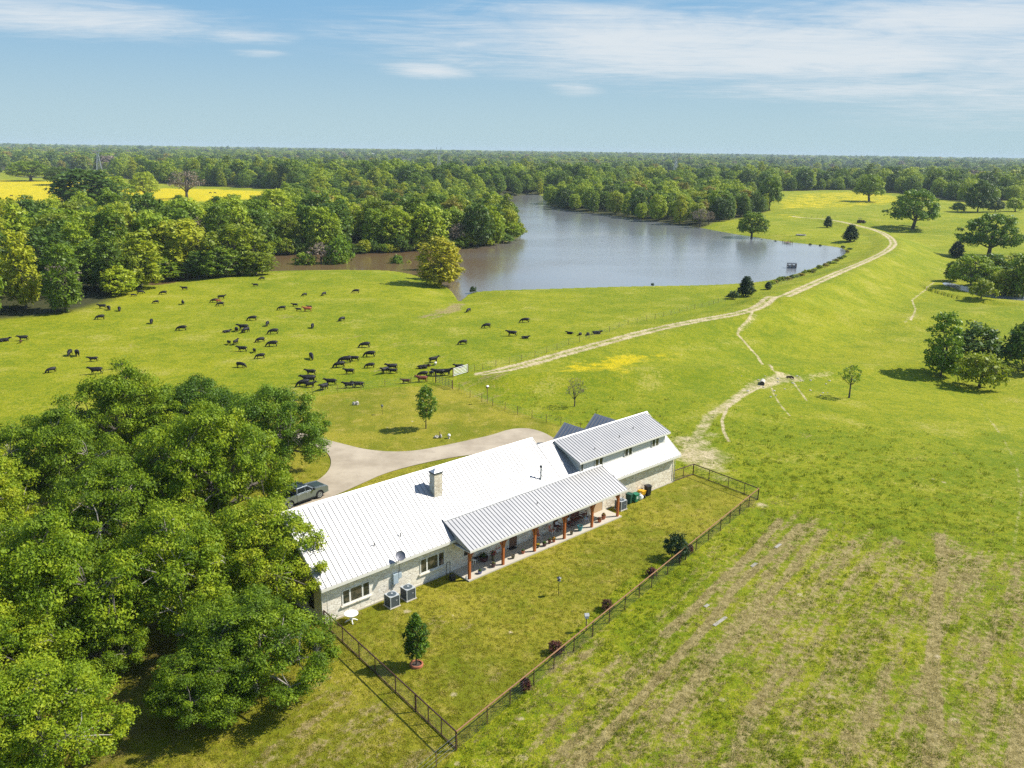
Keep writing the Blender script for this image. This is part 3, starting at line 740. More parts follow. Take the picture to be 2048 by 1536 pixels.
# long shed dormer over the right block
DV, DX0, DX1, DZ = 1.0, 30.2, 44.45, 5.98
mb = MB(); zr = roof_z(DV, RV2, RZ2)
mb.prism([(DV, zr-.3), (DV, DZ-.08), (4.1, 6.98), (4.1, RZ2-.5)], 0, DX0+.1, DX1-.1); mb.build('dormer_wall', M_siding, house)
o = seam_roof('dormer_roof', [(DV-.42, DZ-.12), (4.30, 7.24)], DX0-.35, DX1+.32, pitch=.40)
MB().box(DX0-.33, DX1+.30, DV-.46, DV-.41, DZ-.30, DZ-.14).build('fascia', M_trim, o)
for x in (DX0-.35, DX1+.27): MB().prism([(DV-.42, DZ-.32), (4.2, 7.0), (4.2, 7.16), (DV-.42, DZ-.18)], 0, x, x+.045).build('rake_trim', M_trim, o)
for x in (DX0+.08, DX1-.2, 31.35, 32.4, 33.85, 37.1, 38.6, 41.72, 43.2): MB().box(x, x+.10, DV-.025, DV-.001, zr-.05, DZ-.17).build('corner_board', M_frame, house)
# two gabled bays at the back
for uc in (37.9, 43.1):
    mb = MB(); hw = 2.0
    mb.prism([(uc-1.7, 2), (uc-1.7, 4.3), (uc, 5.85), (uc+1.7, 4.3), (uc+1.7, 2)], 1, 4.6, 10.0); mb.build('bay_wall', M_siding, house)
    r = MB()
    for sg in (-1, 1):
        ya, za, yb, zb_ = uc+sg*2.05, 4.12, uc, 6.0
        L = math.hypot(2.05, 1.88); ny, nz = sg*1.88/L, 2.05/L
        r.prism([(ya, za), (yb, zb_), (yb-ny*.06, zb_-nz*.06), (ya-ny*.06, za-nz*.06)], 1, 4.4, 10.45)
        for k in range(14):
            y = 4.5+k*.452; r.prism([(ya+ny*.001, za+nz*.001), (yb+ny*.001, zb_+nz*.001), (yb+ny*.05, zb_+nz*.05), (ya+ny*.05, za+nz*.05)], 1, y, y+.045)
    o = r.build('bay_roof', M_roof, house); MB().box(uc-1.9, uc+1.9, 10.46, 10.5, 4.1, 4.25).build('fascia', M_trim, o)
# low lean-to behind the junction
mb = MB(); mb.prism([(8.7, 4.4), (13.2, 3.1), (13.2, 3.02), (8.7, 4.32)], 0, 29.8, 36.4)
for k in range(15):
    x = 29.9+k*.46; mb.prism([(8.7, 4.401), (13.2, 3.101), (13.2, 3.15), (8.7, 4.45)], 0, x, x+.045)
mb.build('lean_to_roof', M_roof, house)
for x in (30., 36.2): MB().box(x-.1, x+.1, 12.9, 13.1, 0, 3.0).build('lean_to_post', M_wood, house)
# chimney
CH0, CH1, CV0, CV1 = 13.35, 14.25, 2.9, 3.62
ch = MB().box(CH0, CH1, CV0, CV1, 5.2, 8.22).build('chimney', M_stone2, house)
MB().box(CH0-.06, CH1+.06, CV0-.06, CV1+.06, 8.221, 8.36).build('chimney_crown', M_dgrey, ch)
c_ = MB(); c_._a([(CH0-.03, CV0-.03, 8.361), (CH1+.03, CV0-.03, 8.361), (CH1+.03, CV1+.03, 8.361), (CH0-.03, CV1+.03, 8.361), ((CH0+CH1)/2, (CV0+CV1)/2, 8.68)], [(3, 2, 1, 0), (0, 1, 4), (1, 2, 4), (2, 3, 4), (3, 0, 4)]); c_.build('chimney_cap', M_steel, ch)
# flue and vents
z = roof_z(1.55, RV2, RZ2); fl = MB().tube([(25.35, 1.55, z-.1), (25.35, 1.55, z+1.25)], .085, 10).build('flue_pipe', M_steel, house); MB().lathe([(.13, 0), (.13, .2), (.02, .3)], (25.35, 1.55, z+1.25), 10, capt=True).build('flue_cap', M_dgrey, fl)
for u, v, rv, rz in ((5.6, .95, RV1, RZ1), (8.25, .98, RV1, RZ1)):
    z = roof_z(v, rv, rz); MB().tube([(u, v, z-.05), (u, v, z+.34)], .045, 8).build('vent_pipe', M_dgrey, house)
for u, v in ((33.2, 1.6), (37.7, 2.1), (40.6, 2.6)):
    z = DZ-.12+(7.24-DZ+.12)*(v-DV+.42)/(4.30-DV+.42); MB().tube([(u, v, z-.05), (u, v, z+.26)], .04, 8).build('vent_pipe', M_dgrey, house)
z = 3.12+1.48*(-.7+2.72)/3.58; MB().tube([(22.7, -.7, z-.05), (22.7, -.7, z+.22)], .04, 8).build('vent_pipe', M_dgrey, house)
# satellite dish on the eave
d = MB().tube([(6.75, -.72, 3.35), (6.75, -.78, 3.75), (6.85, -.95, 3.95)], .035, 6).build('dish_arm', M_dgrey, house)
dd = MB(); dd.lathe([(.02, .0), (.18, .03), (.34, .09), (.42, .15), (.41, .155), (.33, .10), (.17, .045), (.01, .02)], (0, 0, 0), 18)
dm_ = dd.build('satellite_dish', M_dish, d); dm_.location = (6.9, -.86, 3.93); dm_.rotation_euler = (rad(50), 0, rad(-28))
# electrics and pipes on the front wall
e_ = MB().box(6.62, 7.12, -.22, -.003, 1.15, 2.05).build('meter_box', M_bluegrey, house, bevel=.02); MB().box(7.2, 7.5, -.16, -.003, 1.5, 2.0).build('breaker_box', M_bluegrey, house, bevel=.02)
MB().tube([(6.6, -.06, .3), (6.6, -.06, 1.2)], .04, 6).build('conduit', M_steel, house); MB().tube([(7.35, -.05, 2.0), (7.35, -.05, 3.1)], .025, 6).build('conduit', M_steel, house)
MB().box(33.7, 33.95, -.14, -.003, 1.6, 1.95).build('wall_lamp', M_black, house)
MB().tube([(38.2, -.04, 2.95), (38.2, -.3, 2.9)], .06, 6).build('flood_lamp', M_dgrey, house)
a_ = MB().tube([(.15, -.62, 0.1), (.15, -.62, 4.35)], .022, 5); a_.tube([(-.6, -.62, 4.3), (1.25, -.5, 4.42)], .014, 5)
for k in range(7): a_.tube([(-.5+k*.27, -.9, 4.31+k*.02), (-.5+k*.27, -.3, 4.31+k*.02)], .009, 4)
a_.build('aerial_mast', M_steel, house)
# ------------------------------------------------------------------ trees
F_oak = foliage('oak_leaves', [(.056,.108,.006),(.145,.235,.008),(.27,.365,.012),(.41,.44,.018)], .34, .55, .22, .55, .30)
F_oakd = foliage('deep_green_oak_leaves', [(0.03, 0.075, 0.006), (0.08, 0.165, 0.008), (0.17, 0.28, 0.012), (0.27, 0.37, 0.016)], .32, .5, .25, .55, .25)
F_wood = foliage('woodland_leaves', [(0.075, 0.125, 0.01), (0.17, 0.265, 0.012), (0.31, 0.41, 0.016), (0.44, 0.5, 0.022)], .32, .5, .3, .25, .75)
F_dark = foliage('dark_woodland_leaves', [(0.05, 0.095, 0.01), (0.105, 0.185, 0.013), (0.185, 0.285, 0.016)], .3, .5, .3, .25, .7)
F_yel = foliage('yellow_green_leaves', [(.165,.22,.010),(.31,.365,.014),(.44,.455,.02)], .35, .5, .3, .3, .7)
F_rust = foliage('budding_leaves', [(0.2, 0.19, 0.02), (0.32, 0.275, 0.035), (0.4, 0.31, 0.05)], .3, .55, .25, .3, .7)
F_grey = foliage('bare_twigs', [(0.221, 0.169, 0.124), (0.325, 0.260, 0.195)], .1, .8, .1, .3, .6)
F_cedar = foliage('cedar_needles', [(0.021, 0.045, 0.015), (0.045, 0.083, 0.024), (0.083, 0.128, 0.038)], .15, .6, .2, .6, .6)
F_cyp = foliage('cypress_leaves', [(.30,.31,.016),(.52,.46,.025),(.66,.54,.04)], .35, .55, .25, .5, .3)
F_young = foliage('bright_young_leaves', [(0.078, 0.169, 0.010), (0.169, 0.286, 0.013), (0.286, 0.390, 0.018)], .35, .45, .3, .9, .3)

def leafcloud(cent, rads, n, size, rng, up=.55, shell=.55, zs=.75, hang=0.):
    """n leaves round each centre; returns rhombus leaf quads"""
    cent = np.asarray(cent); k = len(cent); rads = np.broadcast_to(np.asarray(rads, float), (k,))
    d = rng.normal(size=(k*n, 3)); d /= np.linalg.norm(d, axis=1)[:, None]
    d[:, 2] = np.where((d[:, 2] < 0) & (rng.random(k*n) < up), -d[:, 2], d[:, 2])
    r = np.repeat(rads, n)*(shell+(1.08-shell)*rng.random(k*n))
    p = np.repeat(cent, n, 0)+d*r[:, None]*np.array([1, 1, zs])
    nrm = d*.8+rng.normal(size=d.shape)*.55+np.array([0, 0, .45-hang]); nrm /= np.linalg.norm(nrm, axis=1)[:, None]
    a = rng.normal(size=d.shape); a -= nrm*np.sum(a*nrm, 1)[:, None]; a /= np.linalg.norm(a, axis=1)[:, None]
    b = np.cross(nrm, a); s = size*(.45+1.0*rng.random(k*n)**1.3)[:, None]
    w = s*(.42+.2*rng.random(k*n))[:, None]
    V = np.stack([p-a*s, p+b*w-nrm*s*.12, p+a*s, p-b*w-nrm*s*.12], 1).reshape(-1, 3)
    return V, np.arange(k*n*4).reshape(-1, 4)

def skeleton(puffs, trunk_h, tr, rng, limbs=7, lean=(0, 0), sag=.0, mn=.03):
    """tapered trunk, limbs to well spread clumps, lighter branches to the remaining clumps"""
    mb = MB(); puffs = np.asarray(puffs); n = len(puffs); top = np.array([lean[0], lean[1], trunk_h])
    zt = puffs[:, 2].max()
    mb.tube([(0, 0, -.35), (lean[0]*.1, lean[1]*.1, .25), (lean[0]*.5, lean[1]*.5, trunk_h*.55), tuple(top), (lean[0]*1.4, lean[1]*1.4, trunk_h+(zt-trunk_h)*.45)], [tr*1.45, tr*1.05, tr*.9, tr*.8, tr*.35], 8)
    ids = [int(rng.integers(n))]; dmin = np.linalg.norm(puffs-puffs[ids[0]], axis=1)
    while len(ids) < min(limbs, n):
        i = int(np.argmax(dmin)); ids.append(i); dmin = np.minimum(dmin, np.linalg.norm(puffs-puffs[i], axis=1))
    nodes = []
    for i in ids:
        e = puffs[i]; st = top*np.array([1, 1, rng.uniform(.75, 1.05)]); mid = st*.45+e*.55; mid[2] += .1*np.linalg.norm(e-st)-sag; mid[:2] += rng.normal(size=2)*.25
        q1 = st*.75+mid*.25+rng.normal(size=3)*.12
        L = [st, q1, mid, mid*.4+e*.6+rng.normal(size=3)*.15, e]
        mb.tube([tuple(x) for x in L], [tr*.5, tr*.42, tr*.3, tr*.18, mn], 6); nodes += [(q1, .4), (mid, .3), (L[3], .18)]
    NP = np.array([x[0] for x in nodes])
    for j in range(n):
        if j in ids: continue
        k = int(np.argmin(np.linalg.norm(NP-puffs[j], axis=1)+rng.random(len(NP))*.5)); a = NP[k]; e = puffs[j]
        m = (a+e)/2+rng.normal(size=3)*.15; m[2] += .08*np.linalg.norm(e-a)
        mb.tube([tuple(a), tuple(m), tuple(e)], [tr*nodes[k][1]*.5, max(tr*.1, mn), mn*.7], 5)
    return mb

def dome_puffs(R, zc, up, dn, n, rng, lump=.22, inner=.25, umb=1., cut=1.55):
    """clump centres over an uneven dome of radius R, zc = height of its widest ring"""
    ph = rng.random(4)*6.28; out = []
    ga = math.pi*(3-5**.5)
    for i in range(n):
        t = (i+.5)/n; z = 1-cut*t; a = ga*i+rng.normal()*.12          # spiral over the cap
        if z < -1: continue
        lum = 1+lump*(math.sin(2*a+ph[0])*.5+math.sin(3*a+ph[1])*.4+math.sin(5*a+ph[2])*.3)+rng.normal()*.07
        f = rng.uniform(.86, 1.03) if rng.random() > inner else rng.uniform(.4, .75)
        h = math.sqrt(max(0, 1-z*z))**umb
        out.append((R*h*math.cos(a)*lum*f, R*h*math.sin(a)*lum*f, zc+(up*z if z > 0 else dn*z)*(f*.5+.5)*(1+rng.normal()*.07)))
    return np.array(out)

TREEMESH = {}
def make_tree(kind, seed):
    rng = np.random.default_rng(seed)
    if kind == 'oak':
        R = rng.uniform(6.0, 6.8); pf = dome_puffs(R-1, 4.2, 5.0, 2.6, 165, rng, .34, .30)
        rp = rng.uniform(.6, 1.45, len(pf)); V, Qf = leafcloud(pf, rp, 430, .118, rng, .62, .35, .66)
        sk = skeleton(pf-np.array([0, 0, .25]), 2.6, .42, rng, 11, rng.normal(size=2)*.3, mn=.028)
    elif kind == 'wood':
        R = rng.uniform(5.2, 6.4); hh = rng.uniform(6.2, 8.2); pf = dome_puffs(R-1, 6.2, hh, 5.0, 92, rng, .26, .15, .85, 1.9)
        rp = rng.uniform(1.0, 1.9, len(pf)); V, Qf = leafcloud(pf, rp, 62, .42, rng, .6, .4, .8)
        sk = skeleton(pf, 3.6, .30, rng, 6, rng.normal(size=2)*.3, mn=.05)
    elif kind == 'tall':
        R = rng.uniform(3.4, 4.2); hh = rng.uniform(8.5, 10.5); pf = dome_puffs(R-.6, 5.6, hh, 4.8, 72, rng, .24, .2, .8, 1.9)
        rp = rng.uniform(.9, 1.5, len(pf)); V, Qf = leafcloud(pf, rp, 62, .38, rng, .6, .4, .9)
        sk = skeleton(pf, 4.2, .25, rng, 5, rng.normal(size=2)*.3, mn=.05)
    elif kind == 'field':   # broad lone oak
        R = 7.0; pf = dome_puffs(R-1, 5.0, 6.6, 2.6, 95, rng, .2, .2, .95)
        rp = rng.uniform(1.0, 1.6, len(pf)); V, Qf = leafcloud(pf, rp, 85, .34, rng, .6, .42, .75)
        sk = skeleton(pf, 3.0, .5, rng, 8, rng.normal(size=2)*.2, mn=.06)
    elif kind == 'far':
        R = rng.uniform(4.6, 6.2); hh = rng.uniform(4.5, 6.5); pf = dome_puffs(R-1, 5.0, hh, 4.6, 30, rng, .3, .1, .9, 1.8)
        rp = rng.uniform(1.5, 2.6, len(pf)); V, Qf = leafcloud(pf, rp, 46, .74, rng, .65, .45, .8)
        sk = None
    elif kind == 'cypress':
        pf = []; 
        for i in range(64):
            z = 2.2+11.8*(i/63)**.85; r = (1.0-z/15.2)*4.3*rng.uniform(.35, 1.1)+.25; a = i*2.4+rng.normal()*.3; pf.append((r*math.cos(a), r*math.sin(a), z+rng.normal()*.25))
        pf = np.array(pf); V, Qf = leafcloud(pf, rng.uniform(.55, 1.05, len(pf)), 75, .24, rng, .5, .2, .5)
        sk = MB(); sk.tube([(0, 0, -.3), (0, 0, 1), (.1, 0, 7), (0, .05, 14)], [.55, .36, .2, .03], 8)
        for p in pf: sk.tube([(0, 0, p[2]-.5), tuple(p*np.array([.5, .5, 1])-np.array([0, 0, .05])), tuple(p)], [.07, .05, .02], 5)
    elif kind == 'young':
        pf = []
        for i in range(46):
            z = 1.6+3.6*(i/45); r = 1.35*math.sin(math.pi*min(1, (z-.9)/4.6))**.8*rng.uniform(.4, 1.02); a = i*2.4; pf.append((r*math.cos(a), r*math.sin(a), z))
        pf = np.array(pf); V, Qf = leafcloud(pf, rng.uniform(.3, .52, len(pf)), 95, .11, rng, .55, .25, 1.1)
        sk = skeleton(pf, 1.6, .075, rng, 8, mn=.015)
    elif kind == 'pear':
        pf = []
        for i in range(70):
            t = i/69; z = 1.0+3.3*t; r = .95*math.sin(math.pi*min(1., (t*.78+.2)))**.9*rng.uniform(.45, 1.05); a = i*2.4; pf.append((r*math.cos(a), r*math.sin(a), z))
        pf = np.array(pf); V, Qf = leafcloud(pf, rng.uniform(.18, .32, len(pf)), 120, .085, rng, .55, .2, 1.6)
        sk = skeleton(pf, .9, .06, rng, 9, mn=.012)
    elif kind == 'cedar':
        pf = []
        for i in range(60):
            t = i/59; z = .5+3.6*t; r = 1.45*(1-t)**.65*min(1, .55+1.6*t)*rng.uniform(.5, 1.05); a = i*2.4; pf.append((r*math.cos(a), r*math.sin(a), z))
        pf = np.array(pf); V, Qf = leafcloud(pf, rng.uniform(.3, .55, len(pf)), 70, .14, rng, .5, .2, 1.2)
        sk = skeleton(pf, .6, .12, rng, 6, mn=.02)
    elif kind == 'bush':
        pf = dome_puffs(1.15, .95, 1.15, .8, 34, rng, .3, .2); V, Qf = leafcloud(pf, rng.uniform(.28, .55, len(pf)), 75, .12, rng, .55, .3, .9)
        sk = skeleton(pf, .4, .08, rng, 7, mn=.015)
    elif kind == 'sparse':   # small open crowned tree on a bare stem
        pf = dome_puffs(1.35, 2.9, 1.3, .9, 30, rng, .45, .3); V, Qf = leafcloud(pf, rng.uniform(.25, .45, len(pf)), 30, .11, rng, .5, .2, .9)
        sk = skeleton(pf, 1.9, .11, rng, 7, mn=.02)
    elif kind in ('bare', 'bareoak'):
        big = kind == 'bareoak'
        pf = dome_puffs(4.6 if big else 1.5, 5.4 if big else 2.6, 4.6 if big else 1.6, 2.2 if big else .7, 60 if big else 46, rng, .25, .3)
        V, Qf = leafcloud(pf, 1.2 if big else .35, 26 if big else 14, .22 if big else .07, rng, .5, .1, .9)
        sk = skeleton(pf, 2.6 if big else 1.3, .4 if big else .085, rng, 10, mn=.05 if big else .02)
    return V, Qf, sk
def tree_mesh(kind, seed, fol, bark=M_bark):
    key = (kind, seed)
    if key not in TREEMESH:
        V, Qf, sk = make_tree(kind, seed)
        TREEMESH[key] = (np_mesh(kind+'_crown', V, Qf, [fol]), sk.mesh(kind+'_trunk', bark, smooth=True) if sk else None)
    return TREEMESH[key]
def plant_tree(name, kind, seed, fol, loc, label, cat='tree', group=None, s=1., sz=None, rz=None, bark=M_bark):
    cm, tm = tree_mesh(kind, seed, fol, bark)
    o = empty(name, loc, random.random()*6.28 if rz is None else rz, label, cat, group); o.scale = (s, s, sz or s)
    c = link('crown', cm, o)
    if c.material_slots[0].material != fol:
        c.material_slots[0].link = 'OBJECT'; c.material_slots[0].material = fol
    if tm:
        k = link('trunk', tm, o)
        if k.material_slots[0].material != bark: k.material_slots[0].link = 'OBJECT'; k.material_slots[0].material = bark
    return o
random.seed(5)
# --- oaks round the left of the house: crown centre in the photo at crown height zc
OAKS = [ (545, 848, 6., 0.92, F_oakd, 'deep green oak spreading over the bend of the concrete drive'),
 (392, 815, 6., .86, F_oakd, 'deep green oak behind the oak grove, nearest to the black herd'),
 (255, 835, 6.5, 1.02, F_oak, 'leafy oak at the far edge of the oak grove, below the cows'),
 (105, 915, 6., .98, F_oak, 'oak at the far left corner of the oak grove with a shaded side'),
 (415, 945, 7.2, 1.0, F_oak, 'bright oak in the middle of the grove behind the parked pickup'),
 (235, 1010, 6.0, .90, F_oak, 'bright oak deep inside the grove with yellow tips'),
 (520, 1085, 5.6, .86, F_oak, 'bright oak whose branches hang over the left end of the roof'),
 (345, 1120, 6.2, .86, F_oak, 'broad bright oak in the heart of the grove'),
 (75, 1165, 6.6, .93, F_oak, 'bright oak at the left edge of the photo, middle of three'),
 (500, 1290, 3.8, .78, F_oak, 'low branching oak over the lawn by the left corner of the house'),
 (415, 1340, 3.4, .58, F_oak, 'small shaded oak standing over leaf litter in front of the grove'),
 (62, 1390, 5.0, .74, F_oak, 'bright oak in the bottom left corner of the photo'),
 (-10, 1265, 5.6, .78, F_oak, 'bright oak at the left edge of the photo, joining the bottom corner oak'),
 (-60, 1010, 6., .95, F_oak, 'oak cut by the left edge of the photo behind the grove'),
 (190, 1205, 5.0, .58, F_oak, 'smaller oak leaning into the gap of dappled shade'),
]
for i, (x, y, zc, s, fo, lab) in enumerate(OAKS):
    p = P(x, y, zc); p[2] = ground_z(p[0], p[1])-.1
    plant_tree('oak_tree', 'oak', 100+i % 5, fo, p, lab, 'oak tree', 'oaks beside the house', s, s*(zc/4.9 if zc > 5.5 else 1.0)*.93, random.random()*6.28, M_barkp if i % 2 else M_bark)

# --- single trees of the fields (photo position of the foot)
SINGLE = [
 ('field_oak', 'field', 11, F_oakd, (1825, 458), .98, .95, 'big round lone oak in the green field beyond the dam bend'),
 ('field_oak', 'field', 12, F_oakd, (1977, 513), .72, .76, 'lone spreading oak at the right with limbs showing under its crown'),
 ('field_oak', 'field', 11, F_wood, (1738, 403), .98, .82, 'oak standing out in the yellow flowers before the far right wood'),
 ('field_oak', 'wood', 21, F_dark, (1955, 424), .95, .85, 'tall dark tree in front of the far right wood'),
 ('field_tree', 'bush', 31, F_cedar, (1990, 424), 2.2, 2.2, 'small shrubby tree right of the tall dark tree at the field edge'),
 ('field_tree', 'bush', 32, F_wood, (1915, 424), 1.9, 1.7, 'small pale thin tree at the far right field edge'),
 ('field_tree', 'bush', 31, F_wood, (2030, 423), 2.3, 2.2, 'small bushy tree at the right edge of the far field'),
 ('shore_oak', 'field', 12, F_wood, (1503, 478), .58, .68, 'leaning oak at the water edge of the far grassy shore'),
 ('shore_oak', 'field', 11, F_wood, (1538, 420), .5, .75, 'oak at the right end of the peninsula wood'),
 ('cypress_tree', 'tall', 27, F_cyp, (880, 573), .88, .86, 'golden green bald cypress on the pasture corner by the lake'),
 ('cypress_tree', 'tall', 25, F_cyp, (893, 568), .66, .70, 'slimmer yellow cypress close behind the golden one by the lake'),
 ('cypress_tree', 'cypress', 42, F_rust, (852, 552), .5, .5, 'thin pale half bare cypress left of the golden one'),
 ('cedar_tree', 'cedar', 51, F_cedar, (1655, 455), 1.5, 1.15, 'dark round cedar on the bank between lake and dam road'),
 ('cedar_tree', 'cedar', 52, F_cedar, (1700, 483), 1.7, 1.45, 'dark grey cedar at the end of the lake beside the dam road'),
 ('cedar_tree', 'cedar', 51, F_cedar, (1491, 593), 1.35, 1.18, 'dark bushy cedar in the fence line below the dam'),
 ('cedar_shrub', 'bush', 33, F_cedar, (1466, 598), .85, .8, 'low dark shrub left of the cedar in the fence line'),
 ('cedar_shrub', 'cedar', 52, F_cedar, (1536, 579), .75, .6, 'little dark cedar near the lake shore right of the bushy one'),
 ('cedar_tree', 'cedar', 52, F_cedar, (1912, 515), 1.6, 1.1, 'dark rounded cedar left of the spreading oak'),
 ('leaning_tree', 'tall', 26, F_young, (1881, 752), 2.6, 2.25, 'tall open crowned tree with a forked trunk in the right pasture'),
 ('round_tree', 'bush', 34, F_dark, (1952, 730), 3.4, 2.9, 'dense dark round tree behind the pale bush on the right'),
 ('round_tree', 'bush', 33, F_dark, (2050, 742), 3.5, 3.1, 'dense dark tree cut by the right edge of the photo'),
 ('pale_bush', 'bush', 31, F_yel, (1958, 775), 2.3, 1.55, 'pale green bush on several stems in front of the dark round tree'),
 ('mesquite_tree', 'sparse', 62, F_young, (1698, 796), 1.15, 1.05, 'small thin tree alone on the slope below the culvert'),
 ('bare_tree', 'bare', 71, F_grey, (1149, 813), 1.12, 1.1, 'small leafless tree in the pasture behind the house'),
 ('young_tree', 'young', 81, F_young, (852, 857), 1.15, 1.20, 'young bright green tree alone on the drive lawn'),
 ('yard_tree', 'pear', 91, F_oakd, (833, 1331), 1.22, 1.03, 'columnar dark green tree in a terracotta ring in the yard'),
 ('bank_bush', 'bush', 32, F_young, (795, 538), 2.0, 1.8, 'single round green bush on the creek bank'),
 ('bank_bush', 'bush', 33, F_yel, (818, 537), .9, 1.1, 'tiny bush right of the round one on the creek bank'),
 ('bank_tree', 'bush', 31, F_wood, (612, 540), 2.6, 2.2, 'low green bush at the creek edge left of the grey snag'),
 ('bank_tree', 'sparse', 61, F_grey, (643, 540), 2.4, 2.3, 'grey leafless snag between two bushes at the creek edge'),
 ('bank_tree', 'bush', 34, F_young, (678, 538), 2.9, 3.2, 'bright green bushy tree at the creek edge right of the grey snag'),
 ('bank_tree', 'wood', 22, F_yel, (365, 560), .82, .86, 'pale yellow green tree on the creek bank beside the dark wood'),
 ('bank_tree', 'wood', 23, F_yel, (478, 549), .92, .78, 'wide pale green tree on the creek bank above the cows'),
 ('bank_tree', 'wood', 21, F_wood, (425, 553), .60, .66, 'smaller green tree between the two pale ones on the creek bank'),
 ('bank_tree', 'tall', 24, F_yel, (280, 575), .95, .85, 'yellow green tree leaning out at the end of the near wood'),
 ('pasture_oak', 'field', 12, F_wood, (290, 398), .95, .92, 'dark oak alone in the yellow flower field on the left'),
 ('pasture_oak', 'bareoak', 73, F_grey, (374, 398), 1.2, 1.3, 'bare grey oak in the yellow flower field'),
 ('pasture_oak', 'field', 11, F_wood, (120, 370), .95, .8, 'rounded oak at the back of the yellow field on the left'),
 ('pasture_oak', 'field', 12, F_wood, (62, 362), 1.5, 1.1, 'wide oak clump at the far left of the yellow field'),
 ('pasture_oak', 'wood', 25, F_dark, (175, 418), 1.3, 1.15, 'large dark oak at the near edge of the yellow field'),
 ('pasture_oak', 'wood', 23, F_wood, (225, 416), 1.1, 1.0, 'green oak beside the large dark one at the yellow field edge'),
]
DIMS = {(1825, 458): (80, 66), (1977, 513): (90, 71), (1738, 403): (52, 46), (1955, 424): (46, 52), (1990, 424): (26, 20), (1915, 424): (24, 16), (2030, 423): (30, 22), (1503, 478): (56, 50), (1538, 420): (44, 58), (880, 573): (82, 96), (893, 568): (52, 78), (852, 552): (34, 58), (1655, 455): (15, 20), (1700, 483): (26, 30), (1491, 593): (30, 38), (1466, 598): (20, 16), (1536, 579): (13, 15), (1912, 515): (24, 28), (1881, 752): (56, 112), (1952, 730): (90, 72), (2050, 742): (84, 84), (1958, 775): (74, 60), (1698, 796): (42, 62), (1149, 813): (44, 58), (852, 857): (42, 87), (833, 1331): (40, 108), (795, 538): (27, 27), (818, 537): (12, 16), (612, 540): (44, 32), (643, 540): (44, 52), (678, 538): (54, 62), (365, 560): (112, 108), (478, 549): (118, 92), (425, 553): (66, 70), (280, 575): (80, 98), (290, 398): (50, 46), (374, 398): (62, 50), (120, 370): (50, 30), (62, 362): (66, 32), (175, 418): (112, 66), (225, 416): (70, 54)}
for nm, kind, seed, fo, (x, y), s, sz, lab in SINGLE:
    p = G(x, y); p[2] -= .05
    tree_mesh(kind, seed, fo, M_barkd); co_ = np.empty(len(TREEMESH[(kind, seed)][0].vertices)*3, np.float32); TREEMESH[(kind, seed)][0].vertices.foreach_get('co', co_); co_ = co_.reshape(-1, 3)
    d_ = math.sqrt(p[0]**2+p[1]**2+(H-p[2])**2)/F; ww, hh_ = DIMS[(x, y)]; q_ = np.percentile(co_, [1, 99], axis=0)
    s = ww*d_/(.5*(q_[1, 0]-q_[0, 0]+q_[1, 1]-q_[0, 1])); sz = hh_*d_/q_[1, 2]
    plant_tree(nm, kind, seed, fo, p, lab, 'bush' if 'bush' in nm or 'shrub' in nm else 'tree', None, s, sz, random.random()*6.28, M_barkd)
# trees round the little pond: foot, photo width/height
for x, y, ww, hh_, fo, k, lab in [(1942, 580, 84, 60, F_wood, 'field', 'big green tree at the left end of the small pond'), (1985, 572, 52, 54, F_dark, 'tall', 'dark tree behind the small pond'), (1962, 597, 44, 32, F_yel, 'bush', 'yellow green bush in front of the small pond'),
        (2010, 594, 56, 46, F_yel, 'wood', 'mid green tree beside the small pond, right of the dark one'), (2022, 575, 40, 56, F_yel, 'tall', 'yellow topped slender tree behind the small pond'), (2044, 598, 50, 74, F_wood, 'wood', 'tall green tree by the small pond at the photo edge'), (1905, 562, 30, 34, F_wood, 'wood', 'small green tree at the bank left of the big one by the pond')]:
    p = G(x, y); sd = {'wood': 22, 'tall': 24, 'bush': 32, 'field': 12}[k]; tree_mesh(k, sd, fo, M_barkd); co_ = np.empty(len(TREEMESH[(k, sd)][0].vertices)*3, np.float32); TREEMESH[(k, sd)][0].vertices.foreach_get('co', co_); q_ = np.percentile(co_.reshape(-1, 3), [1, 99], axis=0); d_ = math.sqrt(p[0]**2+p[1]**2+H*H)/F
    plant_tree('pond_tree', k, sd, fo, p, lab, 'tree', 'trees round the small pond', ww*d_/(q_[1, 0]-q_[0, 0]), hh_*d_/q_[1, 2])
# bank trees and bushes along the creek and the lake edge of the near wood
random.seed(9)
BANK = [(x, np.interp(x, [232, 300, 420, 530], [592, 566, 556, 548]), random.uniform(40, 78), random.uniform(36, 74), 'wood') for x in (238, 262, 300, 322, 345, 398, 446, 512)]
BANK += [(x, np.interp(x, [535, 700, 800, 900, 990, 1040], [511, 508, 505, 498, 490, 474]), random.uniform(20, 44), random.uniform(14, 34), 'bush') for x in np.linspace(540, 1040, 30)]
for k, (x, y, ww, hh_, kd) in enumerate(BANK):
    fo, cl = [(F_wood, 'green'), (F_yel, 'yellow green'), (F_dark, 'dark green')][k % 3]; sd = 21+k % 3 if kd == 'wood' else 31+k % 4
    p = G(x, y); p[2] = max(p[2], WZ); tree_mesh(kd, sd, fo, M_barkd); co_ = np.empty(len(TREEMESH[(kd, sd)][0].vertices)*3, np.float32); TREEMESH[(kd, sd)][0].vertices.foreach_get('co', co_); q_ = np.percentile(co_.reshape(-1, 3), [1, 99], axis=0); d_ = math.sqrt(p[0]**2+p[1]**2+H*H)/F
    plant_tree('bank_tree' if kd == 'wood' else 'bank_bush', kd, sd, fo, p, f'{cl} tree on the near creek bank above the cows' if kd == 'wood' else f'{cl} bush at the water edge of the near wood', 'tree' if kd == 'wood' else 'bush', 'trees on the near creek bank' if kd == 'wood' else 'bushes along the water edge of the near wood', ww*d_/(q_[1, 0]-q_[0, 0]), hh_*d_/q_[1, 2])

